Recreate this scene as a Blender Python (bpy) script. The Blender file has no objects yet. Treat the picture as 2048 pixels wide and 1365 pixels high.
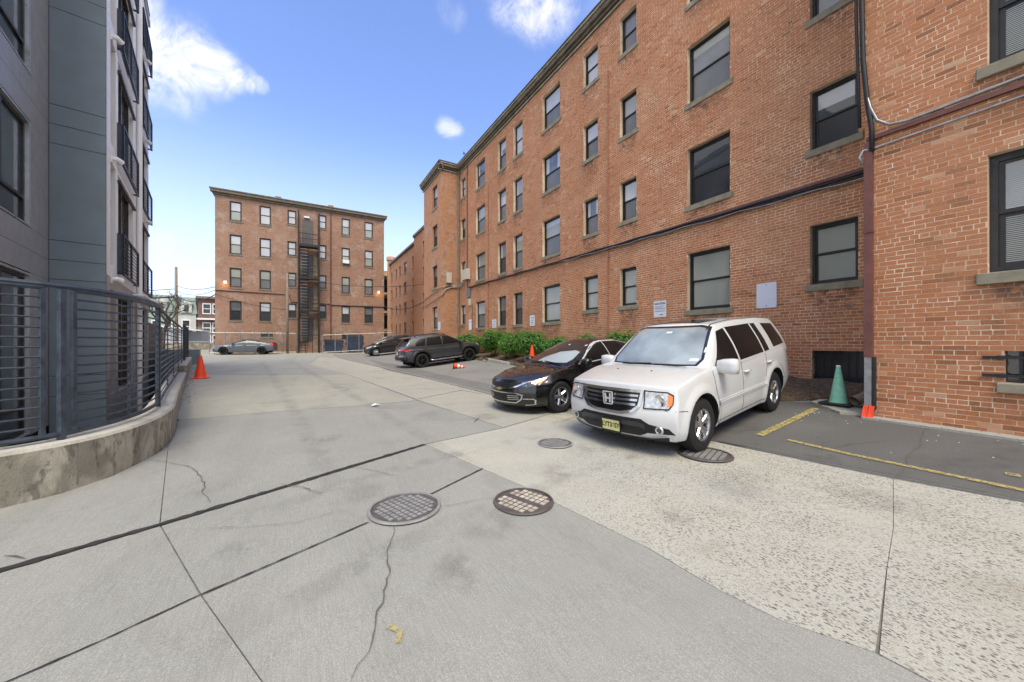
import bpy, bmesh, math, random
import numpy as np
from mathutils import Vector, Matrix, geometry
from mathutils.bvhtree import BVHTree
R = math.radians
random.seed(7); rng = np.random.default_rng(7)
SC = bpy.context.scene
COL = SC.collection

# ------------------------------------------------------------------ camera
TH = math.atan(422 / 728.0)
cam_d = bpy.data.cameras.new("camera")
cam = bpy.data.objects.new("camera", cam_d); COL.objects.link(cam)
cam.location = (0, 0, 1.6); cam.rotation_euler = (R(90), 0, -TH)
cam_d.sensor_width = 36; cam_d.lens = 36 * 728 / 2048.0
cam_d.shift_y = 0.0012; cam_d.clip_end = 2000; cam_d.clip_start = .05
SC.camera = cam

# ------------------------------------------------------------------ sky
SUN_EL, SUN_AZ = R(58), R(-160)          # azimuth from +Y towards +X
w = bpy.data.worlds.new("World"); SC.world = w; w.use_nodes = True
nt = w.node_tree; N = nt.nodes; LK = nt.links
for n in list(N): N.remove(n)
def nd(tree, t, **kw):
    n = tree.nodes.new(t)
    for k, v in kw.items():
        if k.startswith('i_'): n.inputs[k[2:].replace('_', ' ')].default_value = v
        else: setattr(n, k, v)
    return n
out = nd(nt, 'ShaderNodeOutputWorld'); bg = nd(nt, 'ShaderNodeBackground')
sky = nd(nt, 'ShaderNodeTexSky', sky_type='NISHITA', sun_disc=False, sun_elevation=SUN_EL, sun_rotation=SUN_AZ,
         air_density=1.15, dust_density=0.2, ozone_density=2.5, altitude=50)
geo = nd(nt, 'ShaderNodeNewGeometry')   # Incoming on the world is minus the view direction
tc = nd(nt, 'ShaderNodeTexCoord')
def vmath(op, a, b=None):
    n = nd(nt, 'ShaderNodeVectorMath', operation=op); LK.new(a, n.inputs[0])
    if b is not None:
        if hasattr(b, 'is_output'): LK.new(b, n.inputs[1])
        else: n.inputs[1].default_value = b
    return n
def smath(tree, op, a, b=0.0, clamp=False):
    n = nd(tree, 'ShaderNodeMath', operation=op); n.use_clamp = clamp
    for i, q in enumerate((a, b)):
        if hasattr(q, 'is_output'): tree.links.new(q, n.inputs[i])
        else: n.inputs[i].default_value = q
    return n.outputs[0]
def mrange(tree, v, a, b, c=0., d=1., mode='SMOOTHSTEP'):
    n = nd(tree, 'ShaderNodeMapRange', interpolation_type=mode)
    tree.links.new(v, n.inputs[0])
    for i, q in enumerate((a, b, c, d)): n.inputs[i + 1].default_value = q
    return n.outputs[0]
D = tc.outputs['Generated']
nz = nd(nt, 'ShaderNodeTexNoise', i_Scale=5.0, i_Detail=6.0, i_Roughness=.55); LK.new(D, nz.inputs['Vector'])
off = vmath('SUBTRACT', nz.outputs['Color'], (.5, .5, .5))
offs = nd(nt, 'ShaderNodeVectorMath', operation='SCALE'); LK.new(off.outputs[0], offs.inputs[0]); offs.inputs['Scale'].default_value = .10
DW = vmath('NORMALIZE', vmath('ADD', D, offs.outputs[0]).outputs[0]).outputs[0]
def pdir(px, py):
    u = (px - 1024) / 728; v = (685 - py) / 728
    return Vector((u * math.cos(TH) + math.sin(TH), -u * math.sin(TH) + math.cos(TH), v)).normalized()
cl = None
for px, py, rad, amp in [(255, 105, .046, .95), (312, 112, .038, .95), (355, 112, .036, .9), (395, 118, .036, .9), (430, 133, .030, .85), (465, 150, .022, .75), (495, 166, .016, .65), (520, 178, .012, .5), (330, 165, .03, .6), (372, 182, .014, .5),
                         (1065, 5, .045, .85), (1020, -8, .04, .7), (1110, 5, .035, .6), (892, 28, .018, .30), (905, 260, .018, .6), (325, 488, .018, .35), (268, 15, .03, .7)]:
    dp = vmath('DOT_PRODUCT', DW, tuple(pdir(px, py))).outputs['Value']
    m = mrange(nt, dp, math.cos(rad * 2.1), math.cos(rad * .25), 0, amp)
    cl = m if cl is None else smath(nt, 'MAXIMUM', cl, m)
# warm white cloud added out of view to whiten and lift the ambient light, on a flat layer so that it closes up towards the horizon
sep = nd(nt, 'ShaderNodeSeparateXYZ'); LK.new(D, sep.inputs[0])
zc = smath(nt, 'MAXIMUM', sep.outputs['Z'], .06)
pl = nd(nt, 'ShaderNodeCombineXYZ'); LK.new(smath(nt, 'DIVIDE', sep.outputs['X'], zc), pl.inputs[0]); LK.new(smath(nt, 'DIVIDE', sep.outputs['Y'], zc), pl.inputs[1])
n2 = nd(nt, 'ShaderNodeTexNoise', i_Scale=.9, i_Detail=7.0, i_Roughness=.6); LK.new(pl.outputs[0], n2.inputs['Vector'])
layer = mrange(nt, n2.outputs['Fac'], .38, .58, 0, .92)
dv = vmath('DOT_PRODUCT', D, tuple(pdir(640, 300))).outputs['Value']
layer = smath(nt, 'MULTIPLY', layer, mrange(nt, dv, .55, .86, 1, .0))   # added layer masked clear around the view direction
nz3 = nd(nt, 'ShaderNodeTexNoise', i_Scale=11.0, i_Detail=7.0, i_Roughness=.68, i_Distortion=.6); LK.new(D, nz3.inputs['Vector'])
cl = mrange(nt, smath(nt, 'MULTIPLY', cl, smath(nt, 'ADD', smath(nt, 'MULTIPLY', nz3.outputs['Fac'], 3.0), -.75)), .02, 1.1, 0, .86)
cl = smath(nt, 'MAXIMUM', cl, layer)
hz = mrange(nt, sep.outputs['Z'], -.02, .5, .85, 0.0)
mixh = nd(nt, 'ShaderNodeMixRGB'); LK.new(hz, mixh.inputs[0]); gn = nd(nt, 'ShaderNodeMixRGB', blend_type='MULTIPLY'); gn.inputs[0].default_value = 1; LK.new(sky.outputs[0], gn.inputs[1]); gn.inputs[2].default_value = (1.14, 1.11, 1.36, 1); LK.new(gn.outputs[0], mixh.inputs[1]); mixh.inputs[2].default_value = (4.5, 5.05, 6.5, 1)
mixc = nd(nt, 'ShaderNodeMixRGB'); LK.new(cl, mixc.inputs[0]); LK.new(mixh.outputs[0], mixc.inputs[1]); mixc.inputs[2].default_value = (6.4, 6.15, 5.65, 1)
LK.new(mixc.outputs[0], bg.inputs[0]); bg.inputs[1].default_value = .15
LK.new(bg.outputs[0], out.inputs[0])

# ------------------------------------------------------------------ sun, exposure
sl = bpy.data.lights.new("sun", 'SUN'); sl.energy = 2.3; sl.angle = R(28); sl.color = (1, .91, .72)
so = bpy.data.objects.new("sun", sl); COL.objects.link(so)
sd = Vector((math.sin(SUN_AZ) * math.cos(SUN_EL), math.cos(SUN_AZ) * math.cos(SUN_EL), math.sin(SUN_EL)))
so.rotation_euler = sd.to_track_quat('Z', 'Y').to_euler(); so.location = (0, 0, 40)
SC.view_settings.view_transform = 'Standard'; SC.view_settings.look = 'None'
SC.view_settings.gamma = 1; SC.view_settings.exposure = .62
SC.render.engine = 'CYCLES'
SC.cycles.use_denoising = True; SC.cycles.use_adaptive_sampling = True; SC.cycles.adaptive_threshold = .03
SC.cycles.max_bounces = 4; SC.cycles.diffuse_bounces = 2; SC.cycles.glossy_bounces = 2
SC.cycles.transparent_max_bounces = 12

# ------------------------------------------------------------------ helpers
def link(o): COL.objects.link(o); return o
def tag(o, label=None, cat=None, group=None, kind=None):
    if label: o['label'] = label
    if cat: o['category'] = cat
    if group: o['group'] = group
    if kind: o['kind'] = kind
    return o
def empty(name, loc=(0, 0, 0), rot=(0, 0, 0), label=None, cat=None, group=None):
    o = link(bpy.data.objects.new(name, None)); o.location = loc; o.rotation_euler = rot; o.empty_display_size = .2
    return tag(o, label, cat, group)
def put(name, me, parent=None, world=True, loc=None):
    o = link(bpy.data.objects.new(name, me))
    if parent is not None:
        o.parent = parent
        if world and parent.type == 'EMPTY' and parent.parent is None: o.location = -Vector(parent.location)
    if loc is not None: o.location = loc
    return o
class Fr:
    """a vertical plane: origin, direction along it, outward normal"""
    def __init__(s, o, u, n): s.o = Vector((o[0], o[1], 0)); s.u = Vector((u[0], u[1], 0)); s.n = Vector((n[0], n[1], 0))
    def p(s, u, off, z): q = s.o + s.u * u + s.n * off; return (q.x, q.y, z)
    def flip(s): return s.u.cross(Vector((0, 0, 1))).dot(s.n) < 0
class MB:
    def __init__(s): s.v = []; s.f = []; s.m = []
    def add(s, vs, fs, m=0):
        b = len(s.v); s.v += [tuple(q) for q in vs]
        for f in fs: s.f.append(tuple(b + i for i in f)); s.m.append(m)
        return s
    BF = [(0, 3, 2, 1), (4, 5, 6, 7), (0, 1, 5, 4), (1, 2, 6, 5), (2, 3, 7, 6), (3, 0, 4, 7)]
    def box(s, x0, x1, y0, y1, z0, z1, m=0):
        return s.add([(x0, y0, z0), (x1, y0, z0), (x1, y1, z0), (x0, y1, z0), (x0, y0, z1), (x1, y0, z1), (x1, y1, z1), (x0, y1, z1)], s.BF, m)
    def fbox(s, F, u0, u1, o0, o1, z0, z1, m=0):
        vs = [F.p(u0, o0, z0), F.p(u1, o0, z0), F.p(u1, o1, z0), F.p(u0, o1, z0), F.p(u0, o0, z1), F.p(u1, o0, z1), F.p(u1, o1, z1), F.p(u0, o1, z1)]
        fs = s.BF if not F.flip() else [t[::-1] for t in s.BF]
        return s.add(vs, fs, m)
    def bar(s, a, b, wd, ht=None, up=(0, 0, 1), m=0):
        a = Vector(a); b = Vector(b); d = (b - a).normalized(); ht = ht or wd; up = Vector(up)
        if abs(d.dot(up)) > .98: up = Vector((1, 0, 0))
        sx = d.cross(up).normalized() * wd / 2; sy = sx.cross(d).normalized() * ht / 2
        return s.add([a - sx - sy, a + sx - sy, a + sx + sy, a - sx + sy, b - sx - sy, b + sx - sy, b + sx + sy, b - sx + sy],
                     [(3, 2, 1, 0), (4, 5, 6, 7), (0, 1, 5, 4), (1, 2, 6, 5), (2, 3, 7, 6), (3, 0, 4, 7)], m)
    def tube(s, pts, r, n=8, m=0, cap=True):
        pts = [Vector(p) for p in pts]; k = len(pts); rs = r if hasattr(r, '__len__') else [r] * k; rings = []
        px = None
        for i, p in enumerate(pts):
            d = (pts[min(i + 1, k - 1)] - pts[max(i - 1, 0)]).normalized()
            if px is None: px = d.cross(Vector((0, 0, 1)) if abs(d.z) < .9 else Vector((1, 0, 0))).normalized()
            px = (px - d * px.dot(d)).normalized(); py = d.cross(px)
            rings.append([p + (px * math.cos(6.28318 * j / n) + py * math.sin(6.28318 * j / n)) * rs[i] for j in range(n)])
        vs = [q for rg in rings for q in rg]; fs = []
        for i in range(k - 1):
            for j in range(n): fs.append((i * n + j, i * n + (j + 1) % n, (i + 1) * n + (j + 1) % n, (i + 1) * n + j))
        if cap: fs.append(tuple(range(n - 1, -1, -1))); fs.append(tuple((k - 1) * n + j for j in range(n)))
        return s.add(vs, fs, m)
    def lathe(s, prof, n=24, c=(0, 0, 0), axis='z', m=0, closed=False):
        vs = []; fs = []; k = len(prof)
        for j in range(n):
            a = 6.2831853 * j / n; ca, sa = math.cos(a), math.sin(a)
            for r, h in prof:
                q = (r * ca, r * sa, h) if axis == 'z' else ((r * ca, h, -r * sa) if axis == 'y' else (h, r * ca, r * sa))
                vs.append((q[0] + c[0], q[1] + c[1], q[2] + c[2]))
        rng_k = k if closed else k - 1
        for j in range(n):
            for i in range(rng_k):
                i2 = (i + 1) % k; j2 = (j + 1) % n
                fs.append((j * k + i, j2 * k + i, j2 * k + i2, j * k + i2))
        return s.add(vs, fs, m)
    def prism(s, poly, z0, z1, m=0):
        n = len(poly); vs = [(x, y, z0) for x, y in poly] + [(x, y, z1) for x, y in poly]
        fs = [tuple(range(n - 1, -1, -1)), tuple(range(n, 2 * n))] + [(i, (i + 1) % n, n + (i + 1) % n, n + i) for i in range(n)]
        return s.add(vs, fs, m)
    def mesh(s, name, mats, smooth=False, auto=None):
        me = bpy.data.meshes.new(name); me.from_pydata(s.v, [], s.f)
        mats = mats if isinstance(mats, (list, tuple)) else [mats]
        for q in mats: me.materials.append(q)
        if len(mats) > 1: me.polygons.foreach_set('material_index', s.m)
        if smooth:
            me.polygons.foreach_set('use_smooth', [True] * len(me.polygons))
            if auto: me.set_sharp_from_angle(angle=R(auto))
        me.update(); return me
    def build(s, name, mats, parent=None, smooth=False, auto=None, world=True):
        return put(name, s.mesh(name, mats, smooth, auto), parent, world)
def bevel(o, wd=.01, seg=2):
    b = o.modifiers.new('b', 'BEVEL'); b.width = wd; b.segments = seg; b.limit_method = 'ANGLE'; return o

# ground height: the alley climbs gently away, the parking bays climb towards the wall
def zg(X, Y):
    t = (X - 5.3) / .5
    sp = .5 * (math.log1p(math.exp(t)) if t < 30 else t)
    return .0135 * max(min(Y, 70), -30) + .115 * min(sp, 4.9)

# ------------------------------------------------------------------ materials
MATS = {}
def mt(name):
    m = bpy.data.materials.new(name); m.use_nodes = True; t = m.node_tree
    for n in list(t.nodes): t.nodes.remove(n)
    o = nd(t, 'ShaderNodeOutputMaterial'); b = nd(t, 'ShaderNodeBsdfPrincipled'); t.links.new(b.outputs[0], o.inputs[0])
    MATS[name] = m
    return m, t, b
def pos(t, obj=False):
    if obj: return nd(t, 'ShaderNodeTexCoord').outputs['Object']
    return nd(t, 'ShaderNodeNewGeometry').outputs['Position']
def noise(t, vec, scale, detail=4., rough=.55, dist=0.):
    detail = min(detail, 3.)
    n = nd(t, 'ShaderNodeTexNoise', i_Scale=scale, i_Detail=detail, i_Roughness=rough, i_Distortion=dist); t.links.new(vec, n.inputs['Vector']); return n.outputs['Fac']
def ramp(t, v, stops):
    n = nd(t, 'ShaderNodeValToRGB'); t.links.new(v, n.inputs[0]); e = n.color_ramp.elements
    while len(e) < len(stops): e.new(.5)
    for q, (p, c) in zip(e, stops): q.position = p; q.color = (*c, 1) if len(c) == 3 else c
    return n.outputs[0]
def mixc(t, fac, a, b, mode='MIX'):
    n = nd(t, 'ShaderNodeMixRGB', blend_type=mode)
    for i, q in enumerate((fac, a, b)):
        if hasattr(q, 'is_output'): t.links.new(q, n.inputs[i])
        elif i == 0: n.inputs[0].default_value = q
        else: n.inputs[i].default_value = (*q, 1)
    return n.outputs[0]
def bump(t, b, h, strength=.3, dist=.01):
    n = nd(t, 'ShaderNodeBump'); n.inputs['Strength'].default_value = strength; n.inputs['Distance'].default_value = dist
    t.links.new(h, n.inputs['Height']); t.links.new(n.outputs[0], b.inputs['Normal'])
def pm(name, col, rough=.6, metal=0., var=.12, scale=4., bmp=0., bscale=60., coat=0., spec=.5, obj=False, emit=None):
    m, t, b = mt(name)
    P = pos(t, obj)
    if var:
        f1 = noise(t, P, scale, 5.)
        lo = tuple(max(0, c * (1 - var)) for c in col); hi = tuple(min(1, c * (1 + var)) for c in col)
        t.links.new(ramp(t, f1, [(.3, lo), (.7, hi)]), b.inputs['Base Color'])
        t.links.new(mrange(t, noise(t, P, scale * 2.3, 4.), .3, .7, max(0, rough - .08), min(1, rough + .08)), b.inputs['Roughness'])
    else:
        b.inputs['Base Color'].default_value = (*col, 1); b.inputs['Roughness'].default_value = rough
    b.inputs['Metallic'].default_value = metal; b.inputs['Coat Weight'].default_value = coat; b.inputs['Coat Roughness'].default_value = .04
    b.inputs['Specular IOR Level'].default_value = spec
    if bmp: bump(t, b, noise(t, P, bscale, 3.), bmp, .004)
    if emit: b.inputs['Emission Color'].default_value = (*emit[0], 1); b.inputs['Emission Strength'].default_value = emit[1]
    return m
# brick that is built piece by piece: colour follows a per-brick value, with broad weathering over it
m_brick, t, b = mt('brick')
at = nd(t, 'ShaderNodeAttribute', attribute_name='tint'); P = pos(t)
c1 = ramp(t, at.outputs['Fac'], [(0., (.16, .075, .04)), (.12, (.35, .13, .062)), (.4, (.475, .19, .094)), (.72, (.535, .232, .12)), (.93, (.59, .30, .165)), (1., (.65, .46, .31))])
f = noise(t, P, .55, 6., .6); c2 = mixc(t, mrange(t, f, .42, .7, 0, .35), c1, (.56, .32, .19))
f3 = noise(t, P, 1.3, 5., .65); c3 = mixc(t, mrange(t, f3, .58, .78, 0, .45), c2, (.17, .10, .07))
mpb = nd(t, 'ShaderNodeMapping'); mpb.inputs['Scale'].default_value = (1, 1, .09); t.links.new(P, mpb.inputs[0])
c3 = mixc(t, mrange(t, noise(t, mpb.outputs[0], 2.3, 5., .65), .54, .72, 0, .32), c3, (.28, .145, .09))
c3 = mixc(t, mrange(t, noise(t, P, .21, 4., .6), .50, .66, 0, .35), c3, (.33, .125, .058))
c4 = mixc(t, .35, c3, ramp(t, noise(t, P, 42., 4., .7), [(.3, (.27, .10, .04)), (.7, (.64, .30, .125))]))
t.links.new(c4, b.inputs['Base Color']); b.inputs['Roughness'].default_value = .88; b.inputs['Specular IOR Level'].default_value = .25
m_mortar, t, b = mt('mortar'); P = pos(t)
c1 = mixc(t, mrange(t, noise(t, P, .9, 6., .7), .45, .62), (.62, .45, .31), (.78, .64, .47))
c2 = mixc(t, mrange(t, noise(t, P, 2.6, 6., .75), .58, .70), c1, (.88, .78, .62))
t.links.new(c2, b.inputs['Base Color']); b.inputs['Roughness'].default_value = .95; b.inputs['Specular IOR Level'].default_value = .2
def brick_far(name, axis, cols=((.235, .115, .07), (.325, .17, .105)), mort=(.37, .30, .24), wash=.4):
    m, t, b = mt(name); P = pos(t); s = nd(t, 'ShaderNodeSeparateXYZ'); t.links.new(P, s.inputs[0])
    cb = nd(t, 'ShaderNodeCombineXYZ'); t.links.new(s.outputs[axis], cb.inputs[0]); t.links.new(s.outputs['Z'], cb.inputs[1])
    bk = nd(t, 'ShaderNodeTexBrick'); t.links.new(cb.outputs[0], bk.inputs['Vector'])
    bk.inputs['Scale'].default_value = 1; bk.inputs['Brick Width'].default_value = .215; bk.inputs['Row Height'].default_value = .0707
    bk.inputs['Mortar Size'].default_value = .007; bk.inputs['Mortar Smooth'].default_value = .3
    bk.inputs['Color1'].default_value = (*cols[0], 1); bk.inputs['Color2'].default_value = (*cols[1], 1); bk.inputs['Mortar'].default_value = (*mort, 1)
    c = mixc(t, mrange(t, noise(t, P, .35, 7., .68), .4, .72, 0, wash), bk.outputs[0], (.44, .29, .22))
    c = mixc(t, mrange(t, noise(t, P, 1.2, 7., .7), .50, .72, 0, .45), c, (.43, .37, .32))
    c = mixc(t, mrange(t, noise(t, P, 2.1, 6., .7), .55, .75, 0, .5), c, (.17, .09, .06))
    t.links.new(c, b.inputs['Base Color']); b.inputs['Roughness'].default_value = .9; b.inputs['Specular IOR Level'].default_value = .2
    bump(t, b, bk.outputs['Fac'], -.5, .006)
    return m
m_bfy = brick_far('brick_far_side', 'Y', ((.42, .165, .075), (.53, .235, .11)), (.55, .41, .28), .3); m_bfx = brick_far('brick_far_front', 'X')
m_bfx2 = brick_far('brick_return', 'X', ((.33, .14, .068), (.44, .205, .10)), (.46, .34, .23), .2)

def concrete(name, base, warm, stain, broom=0., agg=0., ang=0., ags=46.):
    m, t, b = mt(name); P = pos(t)
    c = mixc(t, mrange(t, noise(t, P, .7, 6., .6), .35, .68), base, warm)
    c = mixc(t, mrange(t, noise(t, P, .45, 7., .72, 1.2), .52, .74, 0, .85), c, stain)
    c = mixc(t, mrange(t, noise(t, P, 3.2, 7., .7, .6), .56, .78, 0, .4), c, stain)
    # tyre-polished streaks along the alley, a few oil drips
    ms = nd(t, 'ShaderNodeMapping'); ms.inputs['Rotation'].default_value = (0, 0, R(8)); ms.inputs['Scale'].default_value = (1.1, .09, 1); t.links.new(P, ms.inputs[0])
    c = mixc(t, mrange(t, noise(t, ms.outputs[0], 1., 5., .6), .52, .70, 0, .28), c, tuple(q * .62 for q in base))
    vo = nd(t, 'ShaderNodeTexVoronoi', i_Scale=.55); t.links.new(mixc(t, .25, P, nd(t, 'ShaderNodeTexNoise', i_Scale=3.).outputs['Color'], 'ADD'), vo.inputs['Vector'])
    c = mixc(t, mrange(t, vo.outputs['Distance'], .05, .17, .5, 0), c, tuple(q * .45 for q in base))
    c = mixc(t, mrange(t, noise(t, P, 12., 6., .75), .60, .72, 0, .3), c, tuple(q * .6 for q in base))
    g = noise(t, P, 130., 3., .8)
    c = mixc(t, .24, c, ramp(t, g, [(.36, (.07, .07, .068)), (.5, base), (.66, (.75, .75, .72))]))
    # small dark pop-outs and grit
    v = nd(t, 'ShaderNodeTexVoronoi', i_Scale=9.); t.links.new(P, v.inputs['Vector'])
    c = mixc(t, mrange(t, v.outputs['Distance'], .03, .055, .8, 0), c, (.16, .155, .15))
    h = g
    if agg:
        mp = nd(t, 'ShaderNodeMapping'); mp.inputs['Rotation'].default_value = (0, 0, ang); mp.inputs['Scale'].default_value = (1, .62, 1); t.links.new(P, mp.inputs[0])
        wp = mixc(t, .012, mp.outputs[0], nd(t, 'ShaderNodeTexNoise', i_Scale=30.).outputs['Color'], 'ADD')
        va = nd(t, 'ShaderNodeTexVoronoi', i_Scale=ags); t.links.new(wp, va.inputs['Vector'])
        sc = nd(t, 'ShaderNodeSeparateXYZ'); t.links.new(va.outputs['Color'], sc.inputs[0])
        pick = mrange(t, sc.outputs[0], .12, .2)
        sw_ = nd(t, 'ShaderNodeSeparateXYZ'); t.links.new(P, sw_.inputs[0])
        wear = smath(t, 'MULTIPLY', mrange(t, noise(t, P, 1.1, 6., .7), .30, .60, .3, 1), mrange(t, smath(t, 'SUBTRACT', sw_.outputs[0], smath(t, 'MULTIPLY', sw_.outputs[1], 1.25)), -3.2, .9, .12, 1.))
        fac = smath(t, 'MULTIPLY', smath(t, 'MULTIPLY', mrange(t, va.outputs['Distance'], .28, .45, 1, 0), pick), smath(t, 'MULTIPLY', wear, agg))
        peb = ramp(t, sc.outputs[1], [(0., (.06, .058, .055)), (.5, (.12, .115, .108)), (.8, (.22, .20, .165)), (1., (.42, .39, .34))])
        c = mixc(t, fac, c, peb)
        vb = nd(t, 'ShaderNodeTexVoronoi', i_Scale=ags * .5); t.links.new(wp, vb.inputs['Vector'])
        sb_ = nd(t, 'ShaderNodeSeparateXYZ'); t.links.new(vb.outputs['Color'], sb_.inputs[0])
        c = mixc(t, smath(t, 'MULTIPLY', smath(t, 'MULTIPLY', mrange(t, vb.outputs['Distance'], .22, .36, .9, 0), mrange(t, sb_.outputs[0], .66, .72)), wear), c, ramp(t, sb_.outputs[1], [(0., (.08, .078, .075)), (.6, (.17, .155, .13)), (1., (.34, .29, .22))]))
        va2 = nd(t, 'ShaderNodeTexVoronoi', i_Scale=95.); t.links.new(P, va2.inputs['Vector'])
        sc2 = nd(t, 'ShaderNodeSeparateXYZ'); t.links.new(va2.outputs['Color'], sc2.inputs[0])
        c = mixc(t, smath(t, 'MULTIPLY', mrange(t, va2.outputs['Distance'], .25, .42, .75, 0), mrange(t, sc2.outputs[2], .45, .55)), c, (.2, .19, .175))
        pass
    if broom:
        mp = nd(t, 'ShaderNodeMapping'); mp.inputs['Rotation'].default_value = (0, 0, ang); mp.inputs['Scale'].default_value = (1, .04, 1); t.links.new(P, mp.inputs[0])
        br = noise(t, mp.outputs[0], 150., 3., .6); h = smath(t, 'ADD', h, smath(t, 'MULTIPLY', br, broom))
        c = mixc(t, .075, c, ramp(t, br, [(.35, (.15, .15, .15)), (.65, (.75, .75, .75))]))
    t.links.new(c, b.inputs['Base Color']); b.inputs['Roughness'].default_value = .86; b.inputs['Specular IOR Level'].default_value = .3
    bump(t, b, h, .45, .004)
    return m
m_cg = concrete('concrete_grey', (.246, .247, .226), (.278, .276, .25), (.182, .178, .16), 1., 0, R(24))
m_cg2 = concrete('concrete_grey_pale', (.258, .259, .236), (.286, .284, .257), (.19, .186, .168), 1., 0, R(24))
m_ct = concrete('concrete_tan', (.30, .294, .25), (.35, .336, .27), (.235, .228, .19), .6, 0, R(80))
m_ca = concrete('concrete_aggregate', (.40, .395, .35), (.44, .425, .36), (.30, .28, .225), 0, 1., R(15), 62.)
m_cw = concrete('concrete_warm', (.335, .325, .277), (.375, .355, .29), (.26, .246, .205), .3, .35, R(15))
m_curb, t, b = mt('concrete_wall'); P = pos(t)
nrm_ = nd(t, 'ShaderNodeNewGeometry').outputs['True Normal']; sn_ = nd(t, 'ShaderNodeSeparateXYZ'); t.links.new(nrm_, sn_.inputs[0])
mp = nd(t, 'ShaderNodeMapping'); mp.inputs['Scale'].default_value = (1, 1, .45); t.links.new(P, mp.inputs[0])
c = mixc(t, mrange(t, noise(t, P, 3., 6., .7), .35, .65), (.34, .315, .25), (.44, .41, .33))
c = mixc(t, mrange(t, noise(t, mp.outputs[0], 2.2, 8., .78, .5), .42, .56, 0, .7), c, (.17, .155, .12))
c = mixc(t, mrange(t, noise(t, mp.outputs[0], 7., 7., .8, .3), .52, .64, 0, .6), c, (.08, .072, .058))
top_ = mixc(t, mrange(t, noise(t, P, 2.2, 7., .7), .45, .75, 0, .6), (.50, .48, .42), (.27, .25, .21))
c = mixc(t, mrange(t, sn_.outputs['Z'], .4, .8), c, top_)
t.links.new(c, b.inputs['Base Color']); b.inputs['Roughness'].default_value = .92; bump(t, b, noise(t, P, 40., 6., .75), .6, .012)
m_joint = pm('joint_fill', (.19, .18, .16), .95, var=.4, scale=14, bmp=.5)
m_crack2 = pm('open_joint_dirt', (.028, .026, .024), .95, var=.4, scale=20)
m_crack = pm('crack', (.11, .105, .10), .95, var=.3, scale=20)
def asphalt(name, lo, hi):
    m, t, b = mt(name); P = pos(t)
    c = mixc(t, mrange(t, noise(t, P, .6, 6., .65), .35, .68), lo, hi)
    g = noise(t, P, 150., 3., .75)
    c = mixc(t, .3, c, ramp(t, g, [(.34, (.02, .02, .02)), (.56, (.14, .14, .14)), (.74, (.5, .49, .47))]))
    v = nd(t, 'ShaderNodeTexVoronoi', i_Scale=5.5); t.links.new(P, v.inputs['Vector'])
    c = mixc(t, mrange(t, v.outputs['Distance'], .02, .05, .75, 0), c, (.5, .48, .44))
    c = mixc(t, mrange(t, noise(t, P, 1.5, 7., .7, .8), .55, .75, 0, .45), c, tuple(q * .6 for q in lo))
    t.links.new(c, b.inputs['Base Color']); b.inputs['Roughness'].default_value = .88; b.inputs['Specular IOR Level'].default_value = .35
    bump(t, b, g, .6, .005)
    return m
m_asd = asphalt('asphalt_dark', (.10, .098, .094), (.13, .127, .122)); m_asl = asphalt('asphalt_worn', (.25, .246, .235), (.30, .294, .278))
m_asm = asphalt('asphalt_mid', (.18, .177, .17), (.215, .21, .20))
m_soil, t, b = mt('soil'); P = pos(t)
c = ramp(t, noise(t, P, 14., 6., .75), [(.3, (.045, .03, .02)), (.5, (.11, .075, .05)), (.68, (.2, .15, .10)), (.8, (.36, .29, .2))])
t.links.new(c, b.inputs['Base Color']); b.inputs['Roughness'].default_value = .97; bump(t, b, noise(t, P, 25., 6., .8), 1., .03)
m_earth = pm('earth', (.24, .23, .21), .95, var=.25, scale=.6, bmp=.4)
m_yel, t, b = mt('paint_yellow'); P = pos(t)
tr = nd(t, 'ShaderNodeBsdfTransparent'); mx = nd(t, 'ShaderNodeMixShader')
t.links.new(ramp(t, noise(t, P, 5., 5.), [(.3, (.40, .32, .10)), (.7, (.50, .42, .17))]), b.inputs['Base Color']); b.inputs['Roughness'].default_value = .8
t.links.new(mrange(t, noise(t, P, 26., 7., .8), .36, .56, .12, .8), mx.inputs[0]); t.links.new(tr.outputs[0], mx.inputs[1]); t.links.new(b.outputs[0], mx.inputs[2])
for n in t.nodes:
    if n.type == 'OUTPUT_MATERIAL': t.links.new(mx.outputs[0], n.inputs[0])
m_yel2, t, b = mt('paint_yellow_faint'); P = pos(t)
tr = nd(t, 'ShaderNodeBsdfTransparent'); mx = nd(t, 'ShaderNodeMixShader')
b.inputs['Base Color'].default_value = (.50, .44, .22, 1); b.inputs['Roughness'].default_value = .85
t.links.new(mrange(t, noise(t, P, 18., 7., .8), .44, .62, 0, .75), mx.inputs[0]); t.links.new(tr.outputs[0], mx.inputs[1]); t.links.new(b.outputs[0], mx.inputs[2])
for n in t.nodes:
    if n.type == 'OUTPUT_MATERIAL': t.links.new(mx.outputs[0], n.inputs[0])

def stain_mat(name, col, amt, sc=9.):
    m, t, b = mt(name); P = pos(t); tr = nd(t, 'ShaderNodeBsdfTransparent'); mx = nd(t, 'ShaderNodeMixShader'); at = nd(t, 'ShaderNodeAttribute', attribute_name='fall')
    b.inputs['Base Color'].default_value = (*col, 1); b.inputs['Roughness'].default_value = .75
    t.links.new(smath(t, 'MULTIPLY', smath(t, 'MULTIPLY', mrange(t, noise(t, P, sc, 6., .7), .34, .66), at.outputs['Fac']), amt, True), mx.inputs[0])
    t.links.new(tr.outputs[0], mx.inputs[1]); t.links.new(b.outputs[0], mx.inputs[2])
    for n in t.nodes:
        if n.type == 'OUTPUT_MATERIAL': t.links.new(mx.outputs[0], n.inputs[0])
    return m
m_oil = stain_mat('oil_stain', (.07, .065, .058), .17, 6.); m_tyre_mark = stain_mat('tyre_mark', (.12, .118, .11), .13, 3.); m_water = stain_mat('water_stain', (.10, .07, .05), .75, 7.)
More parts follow.
